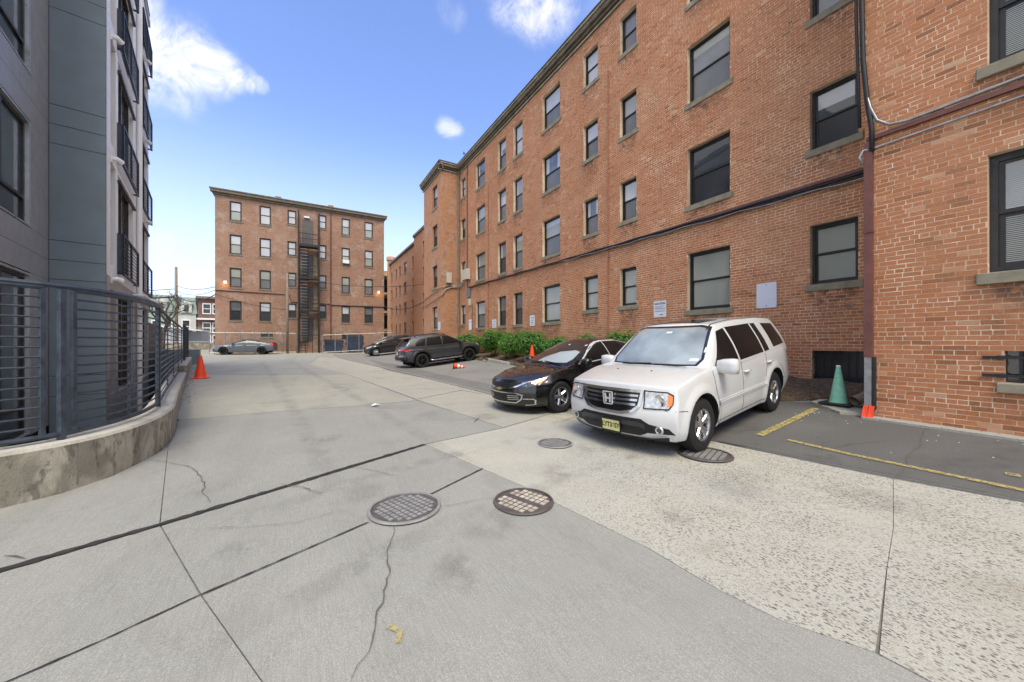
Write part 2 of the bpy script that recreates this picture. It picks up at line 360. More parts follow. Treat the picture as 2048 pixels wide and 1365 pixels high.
def fall(me, vals): me.attributes.new('fall', 'FLOAT', 'POINT').data.foreach_set('value', vals)
# plain materials
m_ventp = pm('painted_pipe_brick', (.36, .15, .085), .7, var=.2, scale=6)
m_frame = pm('window_frame', (.020, .018, .016), .45, var=.25, scale=6)
m_frameb = pm('window_frame_brown', (.045, .036, .030), .5, var=.25, scale=6)
m_stone = pm('sill_stone', (.25, .225, .16), .85, var=.22, scale=5, bmp=.4)
m_sillbr = pm('sill_brown', (.20, .16, .12), .85, var=.25, scale=5, bmp=.3)
m_corn = pm('cornice', (.15, .125, .085), .7, var=.3, scale=3, bmp=.3)
m_corn2 = pm('cornice_edge', (.42, .37, .24), .65, var=.3, scale=3)
m_roof = pm('roofing', (.06, .058, .055), .9, var=.3, scale=2)
m_rust = pm('painted_pipe_red', (.15, .058, .046), .55, var=.18, scale=7)
m_blk = pm('black_metal', (.016, .016, .018), .5, var=.3, scale=8)
m_cable = pm('cable', (.012, .012, .013), .55, var=.2, scale=9)
m_galv = pm('galvanised', (.33, .34, .35), .42, .7, var=.2, scale=9)
m_fe = pm('fire_escape_iron', (.020, .016, .014), .6, var=.35, scale=5)
m_navy = pm('fence_paint', (.030, .041, .060), .45, var=.35, scale=7, bmp=.2)
m_navyw = pm('fence_paint_worn', (.042, .056, .078), .5, var=.55, scale=11, bmp=.3)
m_white = pm('white_paint', (.78, .78, .77), .5, var=.04, scale=3)
m_pgrey = pm('panel_grey', (.30, .312, .335), .38, .1, var=.06, scale=2, spec=.4)
m_pslate = pm('panel_slate', (.16, .20, .228), .45, 0., var=.07, scale=2.4, spec=.4)
m_pwhite = pm('panel_white', (.88, .875, .865), .5, var=.04, scale=2)
m_pgl = pm('panel_pale_grey', (.33, .32, .31), .5, var=.08, scale=2)
m_trim = pm('trim_alu', (.44, .45, .46), .35, .5, var=.1, scale=5)
m_orange = pm('cone_orange', (.85, .065, .012), .45, var=.08, scale=9)
m_green = pm('cone_green', (.22, .52, .36), .55, var=.14, scale=16)
m_rub = pm('rubber', (.014, .014, .014), .75, var=.3, scale=9)
m_dump = pm('dumpster_blue', (.022, .040, .085), .5, var=.35, scale=4, bmp=.2)
m_bark = pm('bark', (.09, .075, .062), .95, var=.3, scale=6, bmp=.5)
m_pole = pm('weathered_wood', (.22, .185, .15), .9, var=.25, scale=5, bmp=.4)
m_beige = pm('beige_box', (.52, .48, .39), .5, var=.08, scale=4)
m_gbox = pm('grey_box', (.16, .175, .20), .5, var=.15, scale=6)
m_iron = pm('cast_iron', (.115, .10, .092), .6, .3, var=.25, scale=12, bmp=.4)
m_iron2 = pm('cast_iron_pale', (.27, .268, .262), .65, .2, var=.2, scale=9, bmp=.4)
m_rcon = pm('manhole_fill', (.42, .37, .31), .9, var=.3, scale=12, bmp=.4)
m_lit = pm('lamp_lit', (1, .8, .5), .5, var=0, emit=((1, .62, .2), 3.))
m_door = pm('door_grey', (.10, .088, .080), .5, var=.15, scale=3)
m_board = pm('plywood', (.36, .26, .15), .8, var=.2, scale=4)
m_mesh = pm('fence_mesh', (.22, .23, .235), .5, .4, var=.1, scale=8)
def glass(name, col, rough=.03, spec=.6, coat=1., var=.25):
    m, t, b = mt(name); P = pos(t)
    lo = tuple(q * (1 - var) for q in col); hi = tuple(q * (1 + var) for q in col)
    t.links.new(ramp(t, noise(t, P, 1.3, 3.), [(.35, lo), (.65, hi)]), b.inputs['Base Color'])
    b.inputs['Roughness'].default_value = .3; b.inputs['Coat Weight'].default_value = coat; b.inputs['Coat Roughness'].default_value = rough
    b.inputs['Coat IOR'].default_value = 1.6; b.inputs['Specular IOR Level'].default_value = .2
    n = nd(t, 'ShaderNodeBump'); n.inputs['Strength'].default_value = .16; n.inputs['Distance'].default_value = .02
    t.links.new(noise(t, P, 1.1, 2.), n.inputs['Height']); t.links.new(n.outputs[0], b.inputs['Coat Normal'])
    return m
g_dark = glass('pane_dark', (.018, .022, .026)); g_mid = glass('pane_mid', (.14, .15, .165)); g_blind = glass('pane_blind', (.32, .335, .285), var=.06); g_pale = glass('pane_pale_blind', (.50, .51, .52), var=.06)
g_screen = glass('pane_screen', (.16, .165, .17), .25, coat=.35, var=.1); g_screend = glass('pane_screen_dark', (.035, .036, .038), .25, coat=.3)
g_teal = glass('pane_teal', (.055, .075, .08), .02); g_teald = glass('pane_teal_dark', (.02, .026, .03), .05, coat=.6)
m_slat = pm('blind_slat', (.30, .32, .30), .5, var=.08, scale=3)

# ------------------------------------------------------------------ ground
def cdt_grid(poly, grid):
    xs = [p[0] for p in poly]; ys = [p[1] for p in poly]
    pts = []; n = len(poly)
    for i in range(n):
        a = Vector(poly[i]); b2 = Vector(poly[(i + 1) % n]); k = max(1, int((b2 - a).length / grid))
        for j in range(k): pts.append(a.lerp(b2, j / k))
    nb = len(pts); x = min(xs) + grid * .5
    while x < max(xs):
        y = min(ys) + grid * .5
        while y < max(ys): pts.append(Vector((x, y))); y += grid
        x += grid
    r = geometry.delaunay_2d_cdt(pts, [], [list(range(nb))], 1, 1e-5)
    return r[0], r[2]
def offset_poly(poly, d):
    n = len(poly); ar = sum(poly[i][0] * poly[(i + 1) % n][1] - poly[(i + 1) % n][0] * poly[i][1] for i in range(n))
    s = 1 if ar > 0 else -1; o = []
    for i in range(n):
        a, b2, c2 = Vector(poly[i - 1]), Vector(poly[i]), Vector(poly[(i + 1) % n])
        n1 = Vector((-(b2 - a).y, (b2 - a).x)).normalized() * s; n2_ = Vector((-(c2 - b2).y, (c2 - b2).x)).normalized() * s
        q = (n1 + n2_); q = q / max(.35, (1 + n1.dot(n2_))); o.append((b2.x + q.x * d, b2.y + q.y * d))
    return o
def sheet(name, poly, mat, parent=None, zo=0., grid=.6, thick=0., inset=0., zf=zg):
    if inset: poly = offset_poly(poly, inset)
    v, f = cdt_grid(poly, grid)
    vs = [(p.x, p.y, zf(p.x, p.y) + zo) for p in v]; fs = []
    for q in f:
        a, b2, c2 = (v[i] for i in q[:3])
        fs.append(tuple(q) if (b2 - a).cross(c2 - a) > 0 else tuple(q)[::-1])
    if thick:
        cnt = {}
        for q in fs:
            for i in range(len(q)):
                e = (q[i], q[(i + 1) % len(q)]); cnt[e] = 1
        low = {}
        for (a, b2) in list(cnt):
            if (b2, a) not in cnt:
                for k in (a, b2):
                    if k not in low: low[k] = len(vs); vs.append((vs[k][0], vs[k][1], vs[k][2] - thick))
                fs.append((b2, a, low[a], low[b2]))
    me = bpy.data.meshes.new(name); me.from_pydata(vs, [], fs); me.materials.append(mat); me.update()
    return put(name, me, parent)
# the line of the low wall on the left: front face on the ground
CURB = [(-9.0, 3.3), (-6.0, 4.15), (-4.0, 4.72), (-2.9, 5.03), (-2.38, 5.22), (-2.1, 5.42), (-1.88, 5.75), (-1.74, 6.3), (-1.69, 6.9), (-1.76, 7.8), (-2.06, 9.3), (-2.62, 12.2), (-3.4, 16.4), (-4.5, 22.4), (-5.7, 29.0)]
CB = offset_poly(CURB + [(-40, 29), (-40, 3)], .16)[:len(CURB)]
ground_poly = [(-9.0, 3.3)] + [] 
gp = [(p[0], p[1]) for p in CB] + [(-9, 31), (-40, 34), (-400, 80), (-400, 900), (400, 900), (400, -300), (-400, -300), (-400, -20), (-40, -6)]
def tri_sheet(name, poly, mat, zo):
    v, f = None, None
    r = geometry.delaunay_2d_cdt([Vector(p) for p in poly] + [Vector((x, y)) for x in range(-20, 24, 1) for y in range(-4, 75, 2)], [], [list(range(len(poly)))], 1, 1e-5)
    v, f = r[0], r[2]; fs = []
    for q in f:
        a, b2, c2 = (v[i] for i in q[:3]); fs.append(tuple(q) if (b2 - a).cross(c2 - a) > 0 else tuple(q)[::-1])
    me = bpy.data.meshes.new(name); me.from_pydata([(p.x, p.y, zg(p.x, p.y) + zo) for p in v], [], fs); me.materials.append(mat); me.update()
    return put(name, me)
g = tri_sheet('ground', gp, m_earth, -.07); tag(g, 'bare ground under the alley and out to the horizon', 'ground', kind='structure')
pit = MB().add([(-40, -6, -1.9), (-1.9, -6, -1.9), (-1.9, 34, -1.9), (-40, 34, -1.9)], [(0, 1, 2, 3)]).build('areaway_floor', m_joint)
tag(pit, 'sunken dark areaway floor between the low wall and the modern block', 'floor', kind='structure')

alley = sheet('alley_pavement', [(-2.6, 2.2), (-2.4, 5.3), (-1.85, 5.9), (-1.74, 7.0), (-2.1, 9.2), (-3.46, 16.5), (-5.7, 29.), (-6.3, 32), (-7, 37.5), (2.5, 37.2), (2.6, 29.3), (3.64, 20.2), (4.2, 14), (4.62, 8.9), (4.87, 5.8), (5.27, 4.3), (5.46, 3.2), (5.68, 1.74), (5.92, .55), (6.1, -3), (-2.5, -3)], m_joint, None, -.014, .7)
tag(alley, 'concrete alley pavement with dark joints between its slabs', 'pavement', kind='structure')
J1 = [(-2.55, 3.58), (-1.77, 3.89), (-1.04, 4.18), (.3, 4.8), (1.61, 5.39)]
J1b = [(x + .016, y - .05) for x, y in J1]
J2 = [(-2.4, 2.1), (-.9, 2.72), (-.54, 2.9), (.56, 3.36), (1.14, 3.62), (1.92, 4.03)]
J4 = [(1.61, 5.36), (1.92, 4.03), (2.09, 3.3), (2.15, 2.8), (2.30, 1.89), (2.31, 1.36), (2.37, 1.03), (2.55, .68), (2.7, -3)]
def Gp(px, py):
    u = (px - 1024) / 728; v = (685 - py) / 728; X = u * math.cos(TH) + math.sin(TH); Y = -u * math.sin(TH) + math.cos(TH)
    q = .6
    while 1.6 + v * q - zg(X * q, Y * q) > 0 and q < 150: q *= 1.004
    return (X * q, Y * q)
J6 = [Gp(619, 729), Gp(696, 750), Gp(834, 803), Gp(1006, 856), Gp(1118, 901), Gp(1376, 1007), Gp(1595, 1091), (3.5, -.4), (3.6, -3)]
EDGE = [(2.5, 29.3), (3.62, 20.2), (4.19, 14.), (4.6, 8.87), (4.85, 5.79), (5.25, 4.28), (5.44, 3.22), (5.67, 1.74), (5.9, .55), (6.08, -3)]
K1 = [(5.68, 1.37), (4.35, 1.05), Gp(1774, 1136), (2.55, .68)]
slabs = [
 (m_cg, [J1b[0], J1b[1], (-1.024, 4.13), (-.535, 2.902), J2[1], J2[0]]),
 (m_cg, [(-1.02, 4.135), J1b[3], J1b[4], (1.92, 4.03), J2[4], J2[3], (-.53, 2.905)]),
 (m_cg2, [J2[0], J2[1], (-.535, 2.902), (-.162, 2.05), (1.35, -1.0), (2.0, -3), (-2.45, -3)]),
 (m_cg2, [(-.53, 2.905), J2[3], J2[4], (1.92, 4.02)] + J4[2:] + [(2.01, -3), (1.355, -1.0), (-.158, 2.05)]),
 (m_cg, [J1[0], J1[1], (-1.04, 4.18), (-1.643, 6.95), (-1.76, 6.35), (-1.86, 5.85), (-2.1, 5.46), (-2.4, 5.25)]),
 (m_cg, [(-1.037, 4.182), J1[3], J1[4], Gp(1006, 856), Gp(920, 828), Gp(833, 802), Gp(714, 813), Gp(577, 822), Gp(357, 842), (-1.76, 7.75), (-1.64, 6.95)]),
 (m_ct, [Gp(357, 841), Gp(577, 821), Gp(714, 812), Gp(833, 801), J6[1], (-4.05, 19.8), (-3.4, 16.3), (-2.6, 12.1)]),
 (m_cg2, [(-4.05, 19.85), J6[1], J6[0], (1.2, 33.), (-6.35, 33.4), (-5.7, 29.)]),
 (m_cg2, [(-6.38, 33.5), (1.2, 33.1), (2.48, 30), (2.5, 37.1), (-6.9, 37.3)]),
 (m_ca, [(1.62, 5.36), Gp(1006, 857), J6[4], J6[5], K1[2], K1[3], J4[6], J4[5], J4[4], J4[3], J4[2], J4[1]]),
 (m_ca, [J6[4], Gp(1006, 857), Gp(1100, 829), EDGE[4], EDGE[5], EDGE[6], K1[0], K1[1], K1[2], J6[5]]),
 (m_ca, [K1[0], EDGE[8], EDGE[9], (2.72, -3), (2.56, .67), K1[2], K1[1]]),
 (m_cw, [Gp(1006, 855), Gp(833, 800), Gp(922, 782), EDGE[3], EDGE[4], Gp(1100, 828)]),
 (m_cw, [Gp(833, 799), J6[1], Gp(774, 742), EDGE[2], EDGE[3], Gp(922, 781)]),
 (m_cw, [J6[1], J6[0], (1.25, 33), (2.47, 29.9), EDGE[0], EDGE[1], Gp(774, 741)]),
]
for m_, po in slabs: sheet('slab', po, m_, alley, random.uniform(-.004, .004), .55, .05, .002)
asp = sheet('parking_asphalt', [EDGE[4], (5.3, 4.3), (5.5, 3.22), (5.73, 1.74), (5.96, .55), (6.14, -3), (8.3, -3), (8.3, 2.4), (10.1, 2.4), (10.1, 25.2), (9.5, 37), (2.56, 37), (2.57, 29.3), (3.69, 20.2), (4.26, 14.), (4.67, 8.87)], m_asl, None, -.004, .5, .05)
tag(asp, 'worn grey asphalt of the parking bays climbing to the brick wall', 'asphalt', kind='structure')
a2 = sheet('parking_asphalt_patch', [(5.5, 3.2), (5.74, 1.74), (5.97, .55), (6.15, -3), (8.2, -3), (8.2, 2.4), (8.6, 3.2), (8.3, 3.9), (7.9, 5.2), (6.9, 5.0), (6.1, 4.5), (5.55, 4.25)], m_asd, None, .003, .4, .02)
tag(a2, 'darker resurfaced asphalt beside the white car', 'asphalt', kind='structure')
a3 = sheet('parking_asphalt_strip', [Gp(742, 722), (3.9, 20.2), (4.45, 14.), (4.85, 8.87), (5.3, 5.6), (6.1, 5.8), (5.6, 9), (5.2, 14), (4.9, 20.), (4.2, 27)], m_asm, None, .003, .5, .012)
tag(a3, 'smoother grey asphalt strip along the concrete edge', 'asphalt', kind='structure')
bed = sheet('planting_bed', [(8.35, 3.7), (8.45, 5), (8.4, 8), (8.3, 13.2), (8.45, 15), (8.7, 16.4), (8.45, 18), (8.55, 24.9), (10.05, 24.9), (10.05, 2.4), (8.9, 2.45), (8.75, 3.3)], m_soil, None, .05, .25, .09, zf=lambda x, y: zg(x, y) + .05 * math.sin(x * 7 + y * 3) * math.sin(y * 5.) + max(0, x - 8.6) * .09)
tag(bed, 'brown soil and leaf litter along the foot of the wall', 'soil', kind='structure')
st = sheet('far_pavement', [(-30, 37.4), (2.5, 37.2), (9, 37.1), (9, 41.9), (-7, 42.2), (-7, 60), (-30, 60)], m_ct, None, -.01, 1.5, .05)
tag(st, 'pale concrete apron in front of the far brick block', 'pavement', kind='structure')
rd = sheet('street', [(-60, 60), (-7, 60), (-7, 74), (-60, 80)], m_asm, None, -.02, 3., .04); tag(rd, 'asphalt street beyond the end of the alley', 'street', kind='structure')

def ribbon(name, pts, wd, mat, zo, parent=None, jit=0., taper=True):
    P2 = [Vector(p) for p in pts]; full = []
    for a, b2 in zip(P2[:-1], P2[1:]):
        k = max(1, int((b2 - a).length / (.05 if jit else .12)))
        for j in range(k): full.append(a.lerp(b2, j / k))
    full.append(P2[-1]); n = len(full); mb = MB(); vs = []; wk = 0.
    for i, p in enumerate(full):
        d = (full[min(i + 1, n - 1)] - full[max(i - 1, 0)]).normalized(); q = Vector((-d.y, d.x))
        wk = wk * .9 + random.gauss(0, jit) * (1.6 if taper else 0); o = wk + random.gauss(0, jit * .35); ww = wd * (random.uniform(.55, 1.35) if jit else 1) * (min(1, .3 + 3 * min(i, n - 1 - i) / n) if (jit and taper) else 1)
        for sgn in (-1, 1): r_ = p + q * (o + sgn * ww / 2); vs.append((r_.x, r_.y, zg(r_.x, r_.y) + zo))
    mb.add(vs, [(2 * i, 2 * i + 2, 2 * i + 3, 2 * i + 1)[::-1] for i in range(n - 1)])
    return mb.build(name, mat, parent)
for pts, wd in [([Gp(*p) for p in ((790, 1050), (775, 1100), (780, 1140), (765, 1210), (752, 1260), (735, 1310), (705, 1365))], .008),
                ([Gp(*p) for p in ((290, 920), (340, 926), (380, 938), (398, 965), (400, 985), (410, 1012))], .009),
                ([Gp(*p) for p in ((0, 1118), (20, 1119), (42, 1124))], .012),
                ([Gp(*p) for p in ((365, 1063), (480, 1056), (590, 1045), (700, 1020))], .004),
                ([Gp(*p) for p in ((560, 970), (620, 980), (640, 990))], .010), ([Gp(*p) for p in ((700, 935), (760, 945), (800, 955))], .008),
                ([Gp(*p) for p in ((625, 772), (690, 776), (705, 774))], .02), ([Gp(*p) for p in ((650, 788), (690, 783), (704, 776))], .018),
                ([Gp(*p) for p in ((945, 846), (960, 836))], .02), ([Gp(*p) for p in ((870, 1020), (930, 1008), (988, 1002))], .004),
                ([Gp(*p) for p in ((1640, 905), (1700, 890), (1790, 880))], .008), ([Gp(*p) for p in ((1790, 958), (1840, 880), (1860, 845))], .01)]:
    ribbon('crack', pts, wd, m_crack, .012, alley, .006)
for nm, pts, wd, m_ in [('bay_line', [Gp(1632, 819), Gp(1518, 874)], .115, m_yel), ('bay_line', [Gp(1575, 882), Gp(1700, 911), (6.2, .5), (6.25, -2)], .075, m_yel),
                        ('bay_line', [Gp(2010, 951), Gp(2042, 956)], .09, m_yel), ('bay_line', [Gp(1105, 847), Gp(1162, 832)], .10, m_yel2),
                        ('bay_line', [Gp(880, 753), Gp(1016, 730)], .10, m_yel2), ('bay_line', [Gp(910, 770), Gp(1000, 757), Gp(1060, 748)], .10, m_yel2),
                        ('bay_line', [Gp(700, 718), Gp(740, 716)], .1, m_yel2), ('bay_line', [Gp(770, 727), Gp(800, 724)], .1, m_yel2), ('bay_line', [(4.95, 8.55), (4.3, 8.35)], .1, m_yel2)]:
    tag(ribbon(nm, pts, wd, m_, .016, asp), None)
ribbon('open_joint', [(-2.5, 3.575), (-1.76, 3.868), (-1.03, 4.155), (.31, 4.775), (1.6, 5.355)], .07, m_crack2, .007, alley, .005, False)
ribbon('open_joint', [(-2.4, 2.1), (-.9, 2.72), (-.54, 2.902), (.5, 3.335)], .014, m_crack2, .007, alley, .002, False)
ribbon('open_joint', [(1.14, 3.62), (1.92, 4.03)], .016, m_crack2, .007, alley, .003, False)
ribbon('rust_stain', [Gp(775, 1258), Gp(800, 1266), Gp(796, 1290)], .03, m_yel, .012, alley)

def oil(x, y, r, seed):
    q = random.Random(seed); V = []; T = []; F = []; n = 22; ph = [q.uniform(0, 6.28) for _ in range(3)]
    for k, (f_, v_) in enumerate(((0, 1.), (.35, .95), (.7, .55), (1., 0.))):
        for i in range(n):
            a = 6.28318 * i / n; rr_ = r * f_ * (1 + .25 * math.sin(2 * a + ph[0]) + .15 * math.sin(3 * a + ph[1]) + .1 * math.sin(5 * a + ph[2])); X, Y = x + rr_ * math.cos(a), y + rr_ * math.sin(a); V.append((X, Y, zg(X, Y) + .011)); T.append(v_)
    for k in range(3):
        for i in range(n): F.append((k * n + i, (k + 1) * n + i, (k + 1) * n + (i + 1) % n, k * n + (i + 1) % n))
    me = bpy.data.meshes.new('oil_stain'); me.from_pydata(V, [], F); me.materials.append(m_oil); fall(me, T); me.update(); put('oil_stain', me, alley)
for k, (x, y, r_) in enumerate([(.9, 2.35, .22), (1.45, 2.75, .30), (2.6, 3.5, .25), (3.6, 4.0, .35), (4.2, 2.2, .45), (4.9, 1.3, .40), (3.2, 6.6, .35), (-.4, 3.4, .16), (.3, 6.4, .3), (1.8, 8.5, .4), (5.9, 12., .4), (6.2, 14.6, .5), (6.6, 1.2, .35), (3.9, 3.4, .16), (-.6, 10.5, .35), (2.9, 2.1, .2)]): oil(x, y, r_, k)
def tyre_track(pts, wd):
    P2 = [Vector(p) for p in pts]; full = []
    for a, b2 in zip(P2[:-1], P2[1:]): k = int((b2 - a).length / .4) + 1; full += [a.lerp(b2, j / k) for j in range(k)]
    n = len(full); V = []; T = []
    for i, p in enumerate(full):
        d = (full[min(i + 1, n - 1)] - full[max(i - 1, 0)]).normalized(); q = Vector((-d.y, d.x))
        for o_, v_ in ((-1, 0), (-.4, 1), (.4, 1), (1, 0)): r_ = p + q * o_ * wd / 2; V.append((r_.x, r_.y, zg(r_.x, r_.y) + .0095)); T.append(v_ * min(1, 4 * min(i, n - 1 - i) / n))
    me = bpy.data.meshes.new('tyre_mark'); me.from_pydata(V, [], [(4 * i + j, 4 * i + 4 + j, 4 * i + 5 + j, 4 * i + 1 + j)[::-1] for i in range(n - 1) for j in range(3)]); me.materials.append(m_tyre_mark); fall(me, T); me.update(); put('tyre_mark', me, alley)
for dx in (0, 1.5): tyre_track([(.6 + dx, -1), (.35 + dx, 4), (-.3 + dx, 11), (-1.3 + dx, 20), (-2.4 + dx, 31)], .36)
for dx in (0, 1.55): tyre_track([(-.9, 2.2 + dx), (.8, 2.9 + dx), (2.6, 3.3 + dx), (4.8, 3.6 + dx * .9)], .3)
def manhole(px, py, r, lab, mats, style, st_=None):
    x, y = Gp(px, py); z = zg(x, y) + .008; e = empty('manhole_cover', (x, y, z), (0, 0, R(20)), lab, 'manhole cover', 'iron covers set in the alley')
    rim = MB(); rim.lathe([(r * .93, .0), (r * .93, .012), (r, .012), (r * 1.02, 0)], 40); rim.build('rim', mats[0], e, world=False)
    pl_ = MB(); pl_.lathe([(0, .002), (r * .92, .002), (r * .925, -.01)], 40); pl_.build('plate', mats[1], e, world=False)
    s_ = MB(); st_ = st_ or (.062 if style else .055); k = int(r / st_) + 1
    for i in range(-k, k + 1):
        for j in range(-k, k + 1):
            cx, cy = i * st_, j * st_
            if math.hypot(cx, cy) > r * .80 or (style and abs(i) < 1): continue
            hx = st_ * .36; s_.box(cx - hx, cx + hx, cy - hx, cy + hx, .001, .0085)
    s_.build('studs', mats[2], e, world=False)['kind'] = 'stuff'
    return e
manhole(810, 1018, .325, 'pale grey round manhole cover with grid, nearest the left slab joint', (m_iron2, m_iron, m_iron2), 0)
manhole(1047, 1004, .29, 'brown rusty manhole cover with pale squares between the slabs', (m_iron, m_iron, m_rcon), 1)
manhole(1110, 888, .26, 'small worn grey cover in the concrete ahead of the white car', (m_iron2, m_iron, m_iron2), 0)
manhole(1410, 910, .34, 'dark wet manhole cover under the front wheel of the white car', (m_iron, m_iron, m_iron2), 0, .072)
# ------------------------------------------------------------------ walls with openings
CH = .0707                                   # one brick course
def snap(z): return round(z / CH) * CH
def wall_sheet(mb, F, u0, u1, z0, z1, holes, depth=.16, m=0, mr=None):
    us = sorted({u0, u1, *[h[0] for h in holes], *[h[1] for h in holes]}); zs = sorted({z0, z1, *[h[2] for h in holes], *[h[3] for h in holes]})
    fl = F.flip()
    def q(vs, mm): mb.add(vs, [(0, 1, 2, 3) if not fl else (3, 2, 1, 0)], mm)
    for a, b2 in zip(us[:-1], us[1:]):
        for c, d in zip(zs[:-1], zs[1:]):
            if a >= u1 or b2 <= u0 or c >= z1 or d <= z0: continue
            if any(a >= h[0] - 1e-6 and b2 <= h[1] + 1e-6 and c >= h[2] - 1e-6 and d <= h[3] + 1e-6 for h in holes): continue
            q([F.p(a, 0, c), F.p(b2, 0, c), F.p(b2, 0, d), F.p(a, 0, d)], m)
    for a, b2, c, d in holes:
        mm = m if mr is None else mr
        q([F.p(a, 0, c), F.p(a, 0, d), F.p(a, -depth, d), F.p(a, -depth, c)], mm); q([F.p(b2, 0, d), F.p(b2, 0, c), F.p(b2, -depth, c), F.p(b2, -depth, d)], mm)
        q([F.p(a, 0, d), F.p(b2, 0, d), F.p(b2, -depth, d), F.p(a, -depth, d)], mm); q([F.p(b2, 0, c), F.p(a, 0, c), F.p(a, -depth, c), F.p(b2, -depth, c)], mm)
        q([F.p(a, -depth, c), F.p(b2, -depth, c), F.p(b2, -depth, d), F.p(a, -depth, d)], mm)
def window(parent, F, a, b2, c, d, up, lo, frame=m_frame, sill=m_stone, rec=.13, fw=.055, sillp=.05, ac=False, slats=False, detail=True, bl=0, cur=0, wet=0):
    W = MB(); o0, o1 = -rec - .05, -rec
    W.fbox(F, a, a + fw, o0, o1, c, d); W.fbox(F, b2 - fw, b2, o0, o1, c, d); W.fbox(F, a + fw, b2 - fw, o0, o1, d - fw * 1.25, d); W.fbox(F, a + fw, b2 - fw, o0, o1, c, c + fw * 1.1)
    mid = (c + d) / 2; s = fw * .75
    a1, b1 = a + fw, b2 - fw; t0, t1 = c + fw * 1.1, d - fw * 1.25
    p0 = -rec - .03
    for zz0, zz1, off in ((mid, t1, p0), (t0, mid + s * .4, p0 - .025)):
        W.fbox(F, a1, a1 + s, off - .02, off + .006, zz0, zz1); W.fbox(F, b1 - s, b1, off - .02, off + .006, zz0, zz1)
        W.fbox(F, a1 + s, b1 - s, off - .02, off + .006, zz0, zz0 + s); W.fbox(F, a1 + s, b1 - s, off - .02, off + .006, zz1 - s * .8, zz1)
    w_ = W.build('window', frame, parent)
    MB().fbox(F, a1 + s, b1 - s, p0 - .014, p0 - .006, mid + s, t1 - s * .8).build('pane', up, w_)
    MB().fbox(F, a1 + s, b1 - s, p0 - .04, p0 - .03, t0 + s, mid - s * .4).build('pane', lo, w_)
    if bl:
        zb_ = t1 - s * .8 - (t1 - mid) * bl; MB().fbox(F, a1 + s, b1 - s, p0 - .0055, p0 - .0035, zb_, t1 - s * .8).build('blind', random.choice((g_pale, g_blind)), w_)
    if cur:
        for u0_, u1_ in ((a1 + s, a1 + s + (b1 - a1) * cur), (b1 - s - (b1 - a1) * cur * .8, b1 - s)):
            MB().fbox(F, u0_, u1_, p0 - .0058, p0 - .004, mid + s, t1 - s * .8).build('curtain', g_pale, w_)
    if slats:
        S = MB(); z = mid + s + .02
        while z < t1 - s: S.fbox(F, a1 + s, b1 - s, p0 - .006, p0 - .0035, z, z + .016); z += .026
        z = t0 + s + .01
        while z < mid - s: S.fbox(F, a1 + s, b1 - s, p0 - .0325, p0 - .0295, z, z + .016); z += .026
        S.build('blind', m_slat, w_)
    if sill is not None:
        bevel(MB().fbox(F, a - .09, b2 + .09, -rec - .06, sillp, c - .155, c).build('sill', sill, w_), .008, 1)
    if wet:
        V = []; T = []; nu, nz_ = 7, 6
        for i in range(nu + 1):
            for k in range(nz_ + 1): V.append(F.p(a - .06 + (b2 - a + .12) * i / nu, .009, c - .157 - wet * k / nz_)); T.append((1 - k / nz_) * (.25 + .75 * random.random()) * (0 if i in (0, nu) else 1))
        me = bpy.data.meshes.new('water_stain'); me.from_pydata(V, [], [(i * (nz_ + 1) + k, i * (nz_ + 1) + k + 1, (i + 1) * (nz_ + 1) + k + 1, (i + 1) * (nz_ + 1) + k) for i in range(nu) for k in range(nz_)]); me.materials.append(m_water); fall(me, T); me.update(); put('water_stain', me, w_, False)
    if ac: MB().fbox(F, a1 + .02, b1 - .02, -.1, .28, t0, t0 + .36).build('air_conditioner', m_white, w_)
    return w_

# ------------------------------------------------------------------ the long brick building on the right
BLD = empty('brick_apartment_building', (10.0, 12.0, .5), label='long four storey red brick apartment building along the right side with dark sash windows', cat='building')
FM = Fr((10.0, 0), (0, 1), (-1, 0)); FB = Fr((8.15, 0), (0, 1), (-1, 0))
TOPS = [4.24, 7.32, 10.36, 13.32]
cols = [(2.93, 3.76, 1.37, 0), (5.54, 6.79, 1.68, 1), (8.70, 9.45, 1.37, 0), (10.58, 11.42, 1.37, 0), (12.98, 14.34, 1.68, 1), (16.16, 17.09, 1.70, 0), (17.93, 18.89, 1.70, 0), (20.63, 21.99, 1.68, 1), (23.77, 24.6, 1.37, 0)]
holes = []; wins = []
for ci, (a, b2, h, wide) in enumerate(cols):
    for fl_, tz in enumerate(TOPS):
        if ci == 0: tz = [4.24, 7.28, 10.3, 13.3][fl_]
        c, d = snap(tz - h), snap(tz)
        holes.append((a, b2, c, d)); wins.append((ci, fl_, a, b2, c, d))
bsm = (2.78, 3.72, snap(.62), snap(1.39)); holes.append(bsm)
WALLTOP = 14.0
W_ = MB(); wall_sheet(W_, FM, 2.30, 25.0, -.6, WALLTOP, holes, .24)
wall = W_.build('wall', m_mortar, BLD)
bholes = [(-.45, 1.05, snap(2.51), snap(4.14)), (-.45, 1.05, snap(5.40), snap(7.03)), (-.45, 1.05, snap(8.4), snap(10.03)), (-.3, .91, snap(1.03), snap(1.45))]
W_ = MB(); wall_sheet(W_, FB, -3.0, 2.30, -.6, WALLTOP, bholes, .24)
bwall = W_.build('wall', m_mortar, BLD); bwall['label'] = 'projecting near bay wall of larger looking bricks'
MB().add([(8.15, 2.3, -.6), (10, 2.3, -.6), (10, 2.3, 14), (8.15, 2.3, 14)], [(3, 2, 1, 0)]).build('bay_return', m_bfx2, BLD)
MB().box(10.25, 24, -3, 25, -.6, 14.0).build('core', m_roof, BLD)
MB().box(8.41, 10.2, -3, 2.28, -.6, 14.0).build('core', m_roof, BLD)

